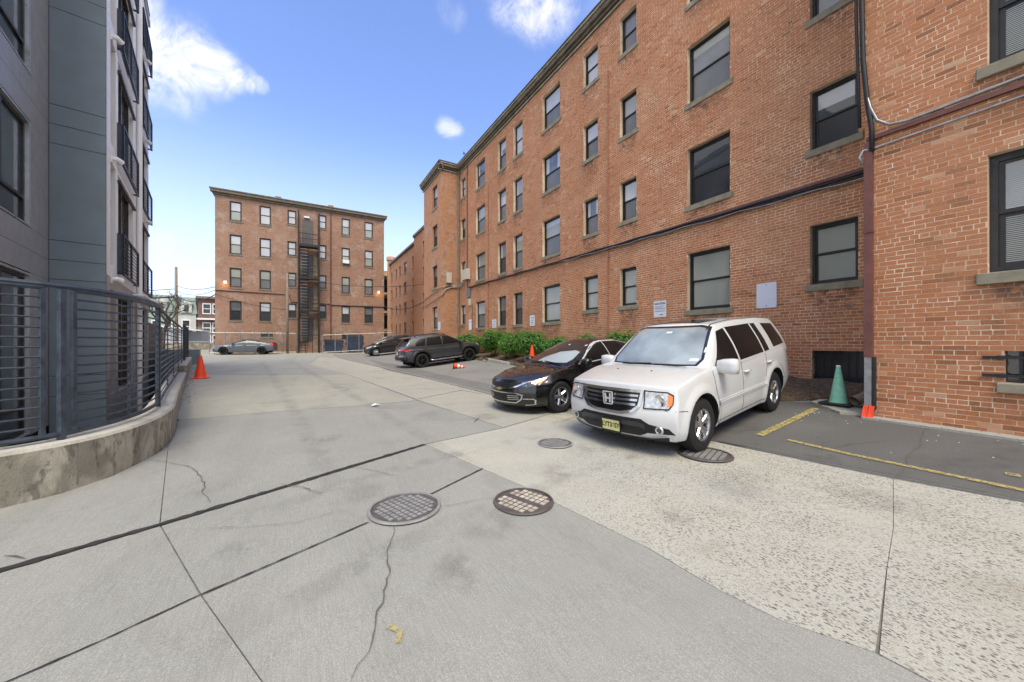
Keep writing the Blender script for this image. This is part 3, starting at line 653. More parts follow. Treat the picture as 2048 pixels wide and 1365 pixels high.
def bricks(F, u0, u1, z0, z1, holes, seed):
    """common bond, a header course every seventh; returns rows (ua, ub, za, zb, full)"""
    r_ = random.Random(seed); outl = []; i = int(round(z0 / CH)); 
    while i * CH < z1:
        za, zb = i * CH + .0060, (i + 1) * CH - .0052; zc = (za + zb) / 2; hd = (i % 7 == 3)
        bl = .1035 if hd else .207; u = u0 - (r_.random() * .03) - (bl / 2 if i % 2 else 0)
        hs = sorted((h[0], h[1]) for h in holes if h[2] < zc < h[3])
        while u < u1:
            l = bl * r_.uniform(.975, 1.025); a, b2 = u + .0056, u + l - .0056; u += l
            segs = [(max(a, u0), min(b2, u1))]
            for h0, h1 in hs:
                ns = []
                for x, y in segs:
                    if y <= h0 or x >= h1: ns.append((x, y)); continue
                    if x < h0: ns.append((x, h0))
                    if y > h1: ns.append((h1, y))
                segs = ns
            for x, y in segs:
                if y - x > .022: outl.append((x, y, za, zb, (not hd) and y - x > .185))
        i += 1
    return outl
def proj_size(F, u, z):
    x, y, _ = F.p(u, 0, z); dep = x * math.sin(TH) + y * math.cos(TH); xr = x * math.cos(TH) - y * math.sin(TH)
    if dep < .5: return 0
    px, py = 512 + 364 * xr / dep, 342 - 364 * (z - 1.6) / dep
    if not (2 < px < 1021 and 3 < py < 679): return 0
    return 1 / dep ** 3
rowsM = bricks(FM, 2.30, 25.0, -.2, WALLTOP, holes, 3); rowsB = bricks(FB, -3., 2.30, -.2, WALLTOP, bholes, 5)
cand = sorted(((proj_size(FB, (q[0] + q[1]) / 2, q[2]), k) for k, q in enumerate(rowsB) if q[4]), reverse=True)[:300]
single = {k for s_, k in cand if s_ > 0}
def tint(): return min(1, max(0, random.gauss(.48, .19) if random.random() > .06 else random.choice((random.uniform(0, .15), random.uniform(.9, 1)))))
def brick_mesh(name, F, rows, skip=()):
    V = []; FC = []; T = []; fl = F.flip()
    base = np.array(F.o); U = np.array(F.u); Nn = np.array(F.n); nb = 0
    bf = [(4, 5, 6, 7), (0, 1, 5, 4), (1, 2, 6, 5), (2, 3, 7, 6), (3, 0, 4, 7)]
    if fl: bf = [q[::-1] for q in bf]
    for k, (a, b2, c, d, full) in enumerate(rows):
        if k in skip: continue
        o = random.uniform(.001, .005); sk = random.gauss(0, .0012); j = lambda: random.gauss(0, .0011)
        for off in (-.002, o):
            e = .0012 if off > 0 else 0
            for (uu, zz) in ((a + e, c + e + sk), (b2 - e, c + e - sk), (b2 - e, d - e - sk), (a + e, d - e + sk)):
                p = base + U * (uu + j()) + Nn * off; V.append((p[0], p[1], zz + j()))
        FC += [tuple(nb + q for q in fq) for fq in bf]; nb += 8; T += [tint()] * 8
    me = bpy.data.meshes.new(name); me.from_pydata(V, [], FC); me.materials.append(m_brick)
    me.attributes.new('tint', 'FLOAT', 'POINT').data.foreach_set('value', T); me.update()
    return me
o = put('bricks', brick_mesh('bricks', FM, rowsM), wall, False); o['kind'] = 'stuff'
o = put('bricks', brick_mesh('bricks', FB, rowsB, single), bwall, False); o['kind'] = 'stuff'
lib = []
for k in range(30):
    me = bpy.data.meshes.new('brick'); hl, hh = .098, .0297; o_ = random.uniform(.001, .005)
    vs = [(x, y, z) for x in (.002, -o_) for (y, z) in ((-hl, -hh), (hl, -hh), (hl, hh), (-hl, hh))]
    vs = [(x, y + random.gauss(0, .0012), z + random.gauss(0, .0012)) for x, y, z in vs]
    fs = [(4, 5, 6, 7), (0, 1, 5, 4), (1, 2, 6, 5), (2, 3, 7, 6), (3, 0, 4, 7)]
    me.from_pydata(vs, [], [q[::-1] for q in fs]); me.materials.append(m_brick)
    me.attributes.new('tint', 'FLOAT', 'POINT').data.foreach_set('value', [tint()] * 8); me.update(); lib.append(me)
for k in sorted(single):
    a, b2, c, d, _ = rowsB[k]
    put('brick', random.choice(lib), bwall, False, (8.15, (a + b2) / 2, (c + d) / 2))

for ci, fl_, a, b2, c, d in wins:
    if fl_ == 0: up, lo = (g_blind, g_blind) if ci in (0, 1, 2, 3, 4) else ((g_mid, g_screend) if ci in (5, 6) else (g_pale, g_screen))
    elif ci == 1 and fl_ == 1: up, lo = g_dark, g_screend
    elif ci == 0: up, lo = (g_teal, g_screend) if fl_ == 1 else (g_mid, g_mid)
    elif fl_ == 3: up, lo = random.choice(((g_pale, g_pale), (g_pale, g_screen), (g_mid, g_screen)))
    else: up, lo = random.choice(((g_mid, g_screen), (g_mid, g_screend), (g_pale, g_screen), (g_blind, g_screen), (g_mid, g_screen)))
    window(BLD, FM, a, b2, c, d, up, lo, m_frame if ci < 5 else m_frameb, m_stone, sillp=.03, bl=(random.choice((0, 0, .3, .55, .8)) if fl_ and not (ci == 1 and fl_ == 1) else 0), cur=(random.choice((0, 0, 0, .16, .24)) if fl_ and ci > 1 else 0), wet=random.uniform(.35, 1.0))
for k, (a, b2, c, d) in enumerate(bholes[:3]):
    window(BLD, FB, a, b2, c, d, g_mid if k else g_pale, g_screend if k != 1 else g_teald, m_frame, m_stone, fw=.075, sillp=.07, slats=(k != 2), wet=.8)
# basement openings: iron grille over the one by the green cone, bars over the near one
a, b2, c, d = bsm
gr = MB().fbox(FM, a, b2, -.15, -.12, c, d).build('basement_window', g_screend, BLD)
G_ = MB()
for q in np.linspace(a + .06, b2 - .06, 7): G_.fbox(FM, q - .006, q + .006, -.06, -.045, c, d)
for q in (c + .22, d - .13): G_.fbox(FM, a, b2, -.066, -.045, q - .012, q + .012)
G_.fbox(FM, a, a + .09, -.1, -.03, c, d); G_.build('grille', m_blk, gr)
MB().fbox(FM, a - .02, b2 + .02, -.13, .03, c - .06, c).build('sill', m_stone, gr)
a, b2, c, d = bholes[3]
gr = MB().fbox(FB, a, b2, -.15, -.12, c, d).build('basement_window', g_dark, BLD)
G_ = MB()
for q in (c + .09, d - .09): G_.fbox(FB, a, b2 + .18, .005, .03, q - .018, q + .018); G_.fbox(FB, b2 - .02, b2 + .06, .004, .038, q - .026, q + .026)
G_.fbox(FB, b2 - .14, b2 - .11, -.1, -.04, c, d); G_.build('security_bars', m_blk, gr)
bevel(MB().fbox(FB, a - .05, b2 + .06, -.12, .06, c - .14, c - .005).build('sill', m_stone, gr), .01, 1)
# white strip of old kerb along the bay foot
tag(sheet('kerb_strip', [(7.98, 2.3), (8.14, 2.3), (8.14, -3), (7.98, -3)], m_cw, None, .035, .4, .06), 'pale mortar kerb strip along the foot of the near brick bay', 'kerb', kind='structure')

# cornice
def cornice(parent, F, u0, u1, z, back=0.):
    C_ = MB(); C_.fbox(F, u0, u1, back, .05, z - .38, z - .22); C_.fbox(F, u0, u1, back, .13, z - .22, z - .12); C_.fbox(F, u0, u1, back, .24, z - .12, z + .06)
    o_ = C_.build('cornice', m_corn, parent); bevel(o_, .02, 1)
    E_ = MB(); E_.fbox(F, u0, u1, back, .30, z + .062, z + .13); E_.fbox(F, u0, u1, .051, .075, z - .36, z - .32); E_.build('cornice_edge', m_corn2, o_)
    MB().fbox(F, u0, u1, back - .4, .33, z + .132, z + .19).build('gutter', m_roof, o_)
    return o_
cornice(BLD, FM, 2.0, 24.97, 14.18); cornice(BLD, FB, -3, 2.3, 14.18)

# far projecting bay and the stepped-back wings behind it
FBS = Fr((8.705, 24.97), (1, 0), (0, -1)); FB2 = Fr((8.705, 0), (0, 1), (-1, 0)); F3 = Fr((12.45, 0), (0, 1), (-1, 0)); F4 = Fr((13.7, 0), (0, 1), (-1, 0))
Wb = MB(); wall_sheet(Wb, FBS, 0, 1.3, -.3, 14.0, []); Wb.build('bay_side', m_bfx2, BLD)
hb = []
for tz in TOPS: hb.append((26.0, 27.15, tz - 1.65 + .02, tz + .02))
Wb = MB(); wall_sheet(Wb, FB2, 24.97, 29.37, -.3, 14.0, hb, .24); Wb.build('wall', m_bfy, BLD)
for k, h in enumerate(hb): window(BLD, FB2, *h, (g_pale, g_mid, g_mid, g_pale)[k], (g_screen, g_screend, g_screend, g_screen)[k], m_frameb, m_stone, fw=.06)
cornice(BLD, FBS, -.3, 1.3, 14.25); cornice(BLD, FB2, 24.68, 29.6, 14.25)
MB().box(8.98, 20, 25.2, 29.36, -.3, 14.2).build('core', m_roof, BLD)
h3 = [(40.8, 42.6, z, z + 1.6) for z in (2.75, 5.8, 8.85, 11.9)]
Wb = MB(); wall_sheet(Wb, F3, 29.3, 46.4, -.3, 14.9, h3, .24); wall_sheet(Wb, Fr((12.45, 46.4), (1, 0), (0, 1)), 0, 1.3, -.3, 14.9, []); Wb.build('wall', m_bfy, BLD)
for k, h in enumerate(h3): window(BLD, F3, *h, g_mid, g_screend, m_frameb, m_stone, fw=.09)
MB().box(12.3, 22, 29.4, 46.5, 14.9, 15.2).build('cornice', m_corn, BLD)
MB().box(12.72, 22, 29.4, 46.3, -.3, 14.9).build('core', m_roof, BLD)
h4 = []
for y, wd in ((49.2, .8), (51.3, .8), (55.2, 1.7), (59.0, .9), (61.6, .9), (65.0, 1.0)):
    for z in (3.0, 6.05, 9.1, 12.15): h4.append((y, y + wd, z, z + 1.6))
Wb = MB(); wall_sheet(Wb, F4, 46.4, 66.6, -.3, 15.2, h4, .24); Wb.build('wall', m_bfy, BLD)
for h in h4: window(BLD, F4, *h, random.choice((g_mid, g_dark)), g_screend, m_frameb, m_stone, fw=.1)
MB().box(13.4, 24, 46.4, 66.8, 15.2, 15.5).build('cornice', m_corn, BLD)
MB().box(13.98, 24, 46.5, 66.5, -.3, 15.2).build('core', m_roof, BLD)
ch = MB(); ch.lathe([(.62, -.3), (.62, 16.1), (.78, 16.15), (.78, 16.7), (.7, 16.8), (0, 16.8)], 20, (13.9, 67.1, 0)); ch.build('chimney', m_bfy, BLD, True, 40)

# downspouts and pipes fixed to the wall
dn = MB(); dn.box(8.06, 8.145, 2.195, 2.295, 1.35, 4.9); dn.box(8.05, 8.148, 2.188, 2.302, 3.4, 3.46); dn.build('downspout', m_rust, BLD)
dl = MB(); dl.box(8.065, 8.14, 2.2, 2.29, .52, 1.37); dl.build('downspout_lower', m_galv, BLD); MB().box(8.06, 8.148, 2.16, 2.19, .5, 1.36).build('conduit', m_blk, BLD)
MB().tube([(9.955, 10.0, .9), (9.955, 10.0, 11.8)], .022, 8).build('vent_pipe', m_ventp, BLD)
MB().tube([(9.955, 20.1, .9), (9.955, 20.1, 11.2)], .022, 8).build('vent_pipe', m_ventp, BLD)
MB().tube([(9.93, 24.86, .3), (9.93, 24.86, 14.2)], .075, 10).build('downspout', m_sillbr, BLD)
MB().tube([(9.94, 23.35, 6.6), (9.94, 23.35, 13.9), (9.8, 23.3, 14.5), (9.62, 23.2, 14.62), (9.56, 23.1, 14.4)], .035, 8).build('vent_pipe', m_rust, BLD)
MB().tube([(9.95, 22.55, 1.4), (9.95, 22.5, 4.2)], .015, 6).build('conduit', m_cable, BLD)

# cables slung along the wall
def cable(name, pts, r, mat, lab, cat='cable', group=None):
    o_ = MB().tube(pts, r, 6).build(name, mat, None, True); tag(o_, lab, cat, group); return o_
rb = MB(); rb.box(9.93, 9.998, 2.35, 12.0, 5.115, 5.175); tag(rb.build('pipe_band', m_rust), 'dark red painted pipe running level along the brick above the ground floor', 'pipe')
def sag(y0, y1, x, z0, z1, n, amp, seed, ph=0):
    r_ = random.Random(seed); return [(x, y0 + (y1 - y0) * i / n, z0 + (z1 - z0) * i / n + amp * math.sin(i * 1.7 + ph)) for i in range(n + 1)]
cable('cable_bundle', sag(2.36, 23.0, 9.93, 5.05, 5.36, 40, .012, 1), .030, m_cable, 'thick black cable bundle along the long brick wall, uppermost strand', 'cable', 'cables along the brick wall')
cable('cable_bundle', sag(2.36, 23.0, 9.925, 4.98, 5.30, 40, .018, 2, 1), .024, m_cable, 'black cable just under the thick bundle on the long brick wall', 'cable', 'cables along the brick wall')
cable('cable_bundle', sag(2.36, 13.0, 9.90, 4.945, 5.14, 26, .02, 3, 2), .014, m_galv, 'thin silvery cable under the black bundle on the long brick wall', 'cable', 'cables along the brick wall')
cable('cable_bundle', [(8.09, 2.36, 14.1), (8.08, 2.37, 11), (8.085, 2.34, 8.2), (8.085, 2.31, 6.3), (8.09, 2.26, 5.6), (8.07, 2.2, 5.1), (8.08, 2.20, 4.72)], .035, m_cable, 'black cable bundle hanging down the corner of the near brick bay', 'cable')
cable('cable_bundle', [(8.1, 2.41, 14.1), (8.1, 2.42, 9), (8.1, 2.40, 7.0), (8.1, 2.37, 5.9), (8.12, 2.36, 5.2)], .022, m_cable, 'thinner black cable beside the window at the bay corner', 'cable')
cable('conduit', [(8.08, 2.28, 5.75), (8.08, 2.22, 5.45), (8.08, 2.14, 5.2), (8.08, 2.0, 5.06), (8.09, 1.8, 5.02), (8.1, 1.5, 5.03), (8.1, .5, 5.06), (8.1, -2.5, 5.1)], .022, m_galv, 'upper grey conduit curving off the bay corner above the red pipe', 'conduit')
cable('conduit', [(8.05, 2.30, 4.55), (8.02, 2.34, 4.66), (8.05, 2.30, 4.77), (8.1, 2.2, 4.77), (8.1, 1., 4.79), (8.1, -2.5, 4.84)], .018, m_galv, 'lower thin grey conduit below the red pipe on the near bay', 'conduit')
rb = MB(); rb.box(8.09, 8.148, -3, 2.27, 4.92, 4.985); tag(rb.build('pipe_band', m_rust), 'dark red painted pipe between the two grey conduits on the near bay', 'pipe')
for zc, ng in ((5.74, 0), (5.66, 1)):
    cable('conduit', [(9.93, 24.3, zc - .05), (9.9, 24.88, zc - .05), (9.4, 24.9, zc - .1), (8.95, 24.9, zc - .12 - .15 * ng), (8.7, 24.88, zc - .2 - .5 * ng), (8.64, 25.2, zc - .26 - .5 * ng), (8.64, 29.2, zc - .75 - .5 * ng)], .03, m_galv, ('upper' if not ng else 'lower') + ' grey conduit wrapping the far projecting bay', 'conduit')
# meter boxes
def wbox(x0, x1, y0, y1, z0, z1, mat, lab):
    e = MB().box(x0, x1, y0, y1, z0, z1).build('utility_box', mat); bevel(e, .015, 2); tag(e, lab, 'utility box', 'boxes on the brick wall')
    MB().box(x0 - .004, x0 + .004, (y0 + y1) / 2 - .02, (y0 + y1) / 2 + .02, z0 + .03, z0 + .07).build('latch', m_galv, e); return e
wbox(9.0, 9.36, 24.75, 24.96, 5.85, 6.58, m_beige, 'beige box on the side of the far projecting bay')
wbox(9.72, 9.99, 22.9, 23.7, 5.9, 6.62, m_beige, 'beige box on the long wall above the grey meter')
wbox(9.82, 9.99, 22.8, 23.2, 4.66, 5.25, m_gbox, 'grey meter box under the beige box on the long wall')
wbox(9.86, 9.99, 22.75, 23.05, 4.1, 4.55, m_beige, 'small pale meter below the grey meter box')
cable('cable', [(9.86, 23.1, 5.95), (9.84, 23.05, 5.6), (9.88, 23.0, 5.2)], .03, m_cable, 'black cable between the beige box and the grey meter', 'cable')
cable('cable', [(9.1, 24.85, 5.88), (9.05, 24.86, 5.65), (9.0, 24.86, 5.5)], .02, m_galv, 'grey cable dropping from the beige box on the far bay', 'cable')

# signs on the wall
m_sign = pm('sign_white', (.70, .72, .80), .35, var=.03, scale=3); m_paper = pm('paper', (.74, .75, .77), .8, var=.04, scale=8); m_ink = pm('ink', (.09, .11, .25), .8, var=.1); m_inkb = pm('ink_blue', (.25, .42, .60), .8, var=.1)
def rrect(F, u0, u1, z0, z1, r, off, name, mat, parent=None):
    pts = []
    for cx, cz, a0 in ((u1 - r, z1 - r, 0), (u0 + r, z1 - r, 90), (u0 + r, z0 + r, 180), (u1 - r, z0 + r, 270)):
        for k in range(5): a = R(a0 + k * 22.5); pts.append((cx + r * math.cos(a), cz + r * math.sin(a)))
    n = len(pts); mb = MB(); vs = [F.p(u, off[0], z) for u, z in pts] + [F.p(u, off[1], z) for u, z in pts]
    mb.add(vs, [tuple(range(n))[::-1], tuple(range(n, 2 * n))] + [(i, (i + 1) % n, n + (i + 1) % n, n + i) for i in range(n)])
    return mb.build(name, mat, parent)
s_ = rrect(FM, 4.42, 4.87, 2.45, 3.07, .035, (.012, .02), 'wall_sign', m_sign); tag(s_, 'blank white metal sign with rounded corners behind the white car', 'sign', 'signs on the brick wall')
B_ = MB()
for z in (2.5, 3.02): B_.fbox(FM, 4.635, 4.655, .02, .025, z - .01, z + .01)
B_.build('bolt', m_blk, s_)
def notice(F, u0, u1, z0, z1, lab, rows, ink):
    s2 = MB().fbox(F, u0, u1, .01, .014, z0, z1).build('wall_notice', m_paper); tag(s2, lab, 'notice', 'notices on the brick wall')
    T_ = MB(); h = z1 - z0
    for fz, th, f0, f1 in rows: T_.fbox(F, u0 + (u1 - u0) * (1 - f1), u0 + (u1 - u0) * (1 - f0), .0142, .0152, z0 + h * fz, z0 + h * (fz + th))
    T_.build('printed_lines', ink, s2)
LN = [(.86, .035, .08, .92), (.78, .05, .06, .94), (.66, .02, .1, .9), (.60, .02, .08, .75), (.52, .03, .06, .92), (.44, .02, .1, .9), (.34, .03, .08, .9), (.12, .05, .5, .75)]
notice(FM, 7.51, 7.98, 2.41, 2.93, 'white notice with dark blue lines left of the big ground floor window', LN, m_ink)
LB = [(.72, .1, .2, .9), (.5, .07, .2, .8), (.28, .12, .2, .7), (.14, .05, .2, .85)]
notice(FM, 14.99, 15.44, 2.42, 2.94, 'white notice with blue print between the bushes and the paired windows', LB, m_inkb)
notice(FM, 19.08, 19.6, 2.46, 2.96, 'white notice above the middle bush by a dark window', LB, m_inkb)
notice(FM, 22.64, 23.15, 2.44, 3.15, 'tall white notice near the drainpipe of the far bay', LB[:1], m_inkb)
notice(FB2, 25.3, 25.8, 2.5, 3.07, 'small white notice on the far projecting bay', LB, m_inkb)
# ------------------------------------------------------------------ far brick block across the end
FAR = empty('brick_block', (.6, 42, .55), label='four storey red brick block across the end of the alley with an iron fire escape', cat='building')
FF = Fr((0, 42), (1, 0), (0, -1)); FT = [14.63, 11.55, 8.48, 5.42]
fcol = [(-5.69, -4.78, 1.8), (-3.42, -2.5, 1.8), (-1.15, -.39, 1.4), (1.54, 2.27, 1.4), (3.68, 4.49, 1.75), (5.93, 6.8, 1.75)]
fh = [(a, b2, tz - h, tz) for a, b2, h in fcol for tz in FT]
fb = [(-3.3, -2.35, 2.12, 2.52), (3.7, 4.5, 1.9, 2.4)]
W_ = MB(); wall_sheet(W_, FF, -6.74, 7.96, -.2, 15.3, fh + fb, .24); W_.build('wall', m_bfx, FAR)
W_ = MB(); wall_sheet(W_, Fr((-6.74, 42), (0, 1), (-1, 0)), 0, 16, -.2, 15.3, []); wall_sheet(W_, Fr((7.96, 42), (0, 1), (1, 0)), 0, 16, -.2, 15.3, []); W_.build('wall', m_bfy, FAR)
MB().box(-6.6, 7.8, 42.27, 58, -.2, 15.25).build('core', m_roof, FAR)
for k, h in enumerate(fh):
    col, row = k // 4, k % 4
    up = g_pale if row < 2 else (g_blind if row == 2 else random.choice((g_mid, g_pale)))
    window(FAR, FF, *h, up, (random.choice((g_pale, g_blind)) if row < 2 else g_screen) if row != 3 else g_screend, m_frameb, m_sillbr, fw=.07, sillp=.04, rec=.07, ac=(col == 4 and row == 1))
for h in fb: MB().fbox(FF, h[0], h[1], -.14, -.1, h[2], h[3]).build('basement_window', g_screend, FAR)
MB().fbox(FF, -3.4, -2.25, -.1, .05, 1.98, 2.12).build('sill', m_stone, FAR)
C_ = MB(); C_.fbox(FF, -6.85, 8.05, 0, .12, 15.0, 15.2); C_.fbox(FF, -7.05, 8.2, -.1, .32, 15.2, 15.42); o_ = C_.build('cornice', m_corn, FAR)
E_ = MB(); E_.fbox(FF, -7.1, 8.25, -16, .38, 15.425, 15.52); E_.build('roof', m_corn, FAR)
for x in (-1.93, 2.69): MB().fbox(FF, x - .25, x + .25, -.6, -.2, 15.5, 15.85).build('chimney', m_bfx, FAR)
MB().tube([(2.66, 41.93, .6), (2.66, 41.93, 15.1)], .06, 8).build('downspout', m_rust, FAR)
MB().tube([(-6.7, 41.95, 6.35), (-1.4, 41.95, 6.3)], .05, 6).build('pipe', m_rust, FAR)
MB().tube([(2.7, 41.95, 5.45), (8.0, 41.95, 5.5)], .05, 6).build('pipe', m_blk, FAR)
MB().tube([(-1.0, 41.95, 6.28), (-.9, 41.95, 5.6), (2.6, 41.95, 5.55)], .045, 6).build('pipe', m_rust, FAR)
def wall_lamp(x, z, lab):
    e = empty('wall_lamp', (x, 41.98, z), label=lab, cat='lamp', group='lit lamps on the far block')
    MB().box(x - .12, x + .12, 41.8, 41.99, z - .05, z + .12).build('housing', m_white, e); MB().box(x - .1, x + .1, 41.72, 41.9, z - .1, z - .052).build('lens', m_lit, e)
    l = bpy.data.lights.new('lamp_light', 'POINT'); l.energy = 5; l.color = (1, .58, .16); l.shadow_soft_size = .08
    lo_ = link(bpy.data.objects.new('lamp_light', l)); lo_.parent = e; lo_.location = (0, -.3, -.2)
wall_lamp(-5.98, 7.1, 'lit yellow wall lamp at the left corner of the far block'); wall_lamp(7.37, 7.1, 'lit yellow wall lamp at the right corner of the far block')
# fire escape
FE = empty('fire_escape', (.67, 41, .55), label='dark iron fire escape tower up the middle of the far block', cat='fire escape')
x0, x1, y0_, y1_ = -.21, 1.55, 40.55, 41.85
for x in (x0, x1):
    for y in (y0_, y1_): MB().bar((x, y, .5), (x, y, 14.6 if y > 41 else 14.3), .13).build('post', m_fe, FE)
lv = [11.1, 7.95, 4.75]
doors = [(11.25, 13.9), (8.1, 10.4), (4.9, 7.2), (1.75, 4.0)]
for za, zb in doors:
    d_ = MB().fbox(FF, .09, 1.05, .01, .06, za, zb).build('door', m_door, FAR); MB().fbox(FF, .92, .98, .06, .12, za + 1.0, za + 1.08).build('handle', m_galv, d_)
MB().fbox(FF, .25, .75, .02, .2, 14.05, 14.2).build('flood_lamp', m_white, FAR)
for z in lv:
    L_ = MB(); L_.box(x0, x1, y0_, y1_, z - .12, z); L_.box(x0, x1, y0_ - .04, y0_, z - .2, z + .03); L_.build('landing', m_fe, FE)
    R_ = MB()
    for zz in (.55, 1.05): R_.bar((x0, y0_, z + zz), (x1, y0_, z + zz), .05); R_.bar((x0, y0_, z + zz), (x0, y1_, z + zz), .05); R_.bar((x1, y0_, z + zz), (x1, y1_, z + zz), .05)
    for q in np.linspace(x0, x1, 13): R_.bar((q, y0_, z), (q, y0_, z + 1.05), .022)
    for q in np.linspace(y0_, y1_, 7): R_.bar((x0, q, z), (x0, q, z + 1.05), .022); R_.bar((x1, q, z), (x1, q, z + 1.05), .022)
    R_.build('railing', m_fe, FE)
for i, z in enumerate(lv):
    zb = (lv + [1.7])[i + 1]; n = 11; S_ = MB()
    for k in range(n):
        f_ = (k + .5) / n; zz = z + (zb - z) * f_; yy = y1_ - .1 - (y1_ - y0_ - .25) * (1 - f_)
        MB().box(x0 + .12, x0 + .78, yy - .13, yy + .13, zz - .02, zz + .02).build('tread', m_galv if k % 1 == 0 else m_fe, FE)
    for xx in (x0 + .1, x0 + .8): S_.bar((xx, y0_ + .15, z), (xx, y1_ - .1, zb), .05, .2)
    S_.build('stringer', m_fe, FE)
    MB().fbox(FF, 1.1, 1.5, .02, .05, zb + .4, zb + 2.3).build('board', m_board, FAR)
Gt = MB(); Gt.bar((x0, 40.45, 2.3), (x1, 40.45, 2.3), .07)
for xx in np.linspace(x0, x1, 4): Gt.bar((xx, 40.45, .5), (xx, 40.45, 2.3), .06)
for zz in (.8, 1.05, 1.3, 1.55): Gt.bar((x0, 40.45, zz), (x0 + .85, 40.45, zz), .045)
Gt.build('gate', m_fe, FE)

# chain link fence in front of the block
def chainlink(pa, pb, h, lab, z0=None, step=.16, posts=6, vertical=False):
    e = empty('chain_link_fence', (pa[0], pa[1], zg(*pa)), label=lab, cat='fence'); a = Vector(pa); b2 = Vector(pb); L_ = (b2 - a).length; d = (b2 - a) / L_
    zb = (lambda p: zg(p.x, p.y)) if z0 is None else (lambda p: z0)
    for i in range(posts + 1):
        p = a.lerp(b2, i / posts); z = zb(p); MB().tube([(p.x, p.y, z), (p.x, p.y, z + h + .05)], .035, 8).build('post', m_galv, e)
    for zz in (h, .1): MB().tube([(a.x, a.y, zb(a) + zz), (b2.x, b2.y, zb(b2) + zz)], .022, 6).build('rail', m_galv, e)
    M_ = MB(); s = -h
    while s < L_:
        for sg in (1, -1):
            u0_, u1_ = (s, s + h) if sg > 0 else (s + h, s); zA, zB = 0, h
            if min(u0_, u1_) < 0 or max(u0_, u1_) > L_: continue
            p, q = a + d * u0_, a + d * u1_; M_.bar((p.x, p.y, zb(p) + zA), (q.x, q.y, zb(q) + zB), .006)
        s += step
    M_.build('wire_mesh', m_mesh, e); return e
chainlink((-7.0, 41.2), (-.4, 40.9), 1.9, 'chain link fence behind the grey sedan')
chainlink((1.8, 39.2), (8.2, 38.9), 1.75, 'chain link fence in front of the blue dumpsters')
chainlink((-24, 56), (-7.2, 55), 1.7, 'chain link fence on the low retaining wall beyond the alley', 1.55, .3)
rw = MB().box(-26, -7, 55.2, 55.6, .4, 1.5).build('retaining_wall', m_curb); tag(rw, 'low stained retaining wall beyond the end of the alley', 'wall')

def dumpster(x, y, w, d, h, lab, lidopen):
    z = zg(x, y); e = empty('dumpster', (x, y, z), label=lab, cat='dumpster', group='blue dumpsters by the far block')
    B_ = MB(); f0, f1 = y - d / 2, y + d / 2
    B_.add([(x - w / 2 + .08, f0 + .1, z + .12), (x + w / 2 - .08, f0 + .1, z + .12), (x + w / 2 - .08, f1 - .05, z + .12), (x - w / 2 + .08, f1 - .05, z + .12), (x - w / 2, f0, z + h * .85), (x + w / 2, f0, z + h * .85), (x + w / 2, f1, z + h), (x - w / 2, f1, z + h)], MB.BF)
    bevel(B_.build('bin', m_dump, e), .02, 1)
    R_ = MB()
    for q in (.25, .5, .75): R_.box(x - w / 2 + w * q - .04, x - w / 2 + w * q + .04, f0 - .03, f0 + .08, z + .2, z + h * .84)
    R_.box(x - w / 2 - .04, x + w / 2 + .04, f0 - .05, f0 + .02, z + h * .78, z + h * .86); R_.build('rib', m_dump, e)
    for sx in (-1, 1): MB().box(x + sx * (w / 2 + .05) - .05, x + sx * (w / 2 + .05) + .05, f0 + .15, f1 - .2, z + h * .45, z + h * .58).build('fork_pocket', m_dump, e)
    l_ = MB(); l_.add([(x - w / 2 - .05, f0 - .08, z + h * .88), (x + w / 2 + .05, f0 - .08, z + h * .88), (x + w / 2 + .05, f1, z + h + .06), (x - w / 2 - .05, f1, z + h + .06), (x - w / 2 - .05, f0 - .08, z + h * .92), (x + w / 2 + .05, f0 - .08, z + h * .92), (x + w / 2 + .05, f1, z + h + .10), (x - w / 2 - .05, f1, z + h + .10)], MB.BF)
    l_.build('lid', m_rub, e)
    for sx in (-.38, .38):
        for sy in (f0 + .2, f1 - .2): MB().lathe([(0, -.03), (.06, -.03), (.06, .03), (0, .03)], 10, (x + sx * w, sy, z + .06), 'x').build('caster', m_rub, e)
    return e
dumpster(2.85, 40.6, 1.65, 1.2, 1.25, 'lower navy dumpster nearest the fire escape', 0); dumpster(4.75, 40.3, 1.5, 1.4, 1.75, 'taller navy dumpster with a sloping lid', 0)
p = MB(); p.tube([(-1.12, 40.7, .4), (-1.12, 40.7, 8.2)], [.11, .09], 10); tag(p.build('pole', m_pole, None, True), 'slim pale pole standing against the far block', 'pole')

# ------------------------------------------------------------------ modern block on the left
C0 = Vector((-3.95, 12.17)); dd = Vector((-.1712, .9852)); nn = Vector((.9852, .1712))
MOD = empty('modern_apartment_block', (C0.x, C0.y, 0), label='modern grey and white panel clad apartment block on the left with black balcony rails', cat='building')
FL = Fr(C0, dd, nn); FP = Fr(C0, -nn, -dd); FW = Fr(C0 - nn * .86, -dd, nn)
c_ = MB(); c_.fbox(FL, .03, 8.2, -9, -.3, -2, 14.3); c_.fbox(FW, -.02, 3.35, -8, -.3, -2, 14.3); c_.build('core', m_blk, MOD)
zj = [-1.9, .4, .85, 3.0, 3.43, 3.86, 6.0, 6.43, 6.86, 9.0, 9.43, 9.86, 12., 12.43, 12.86, 14.4]
bk = MB().fbox(FP, .02, .9, -.25, -.03, -2, 14.4).build('backing', m_blk, MOD)
for a, b2 in zip(zj[:-1], zj[1:]): MB().fbox(FP, .004, .852, -.03, 0, a + .006, b2 - .006).build('panel', m_pslate, bk)
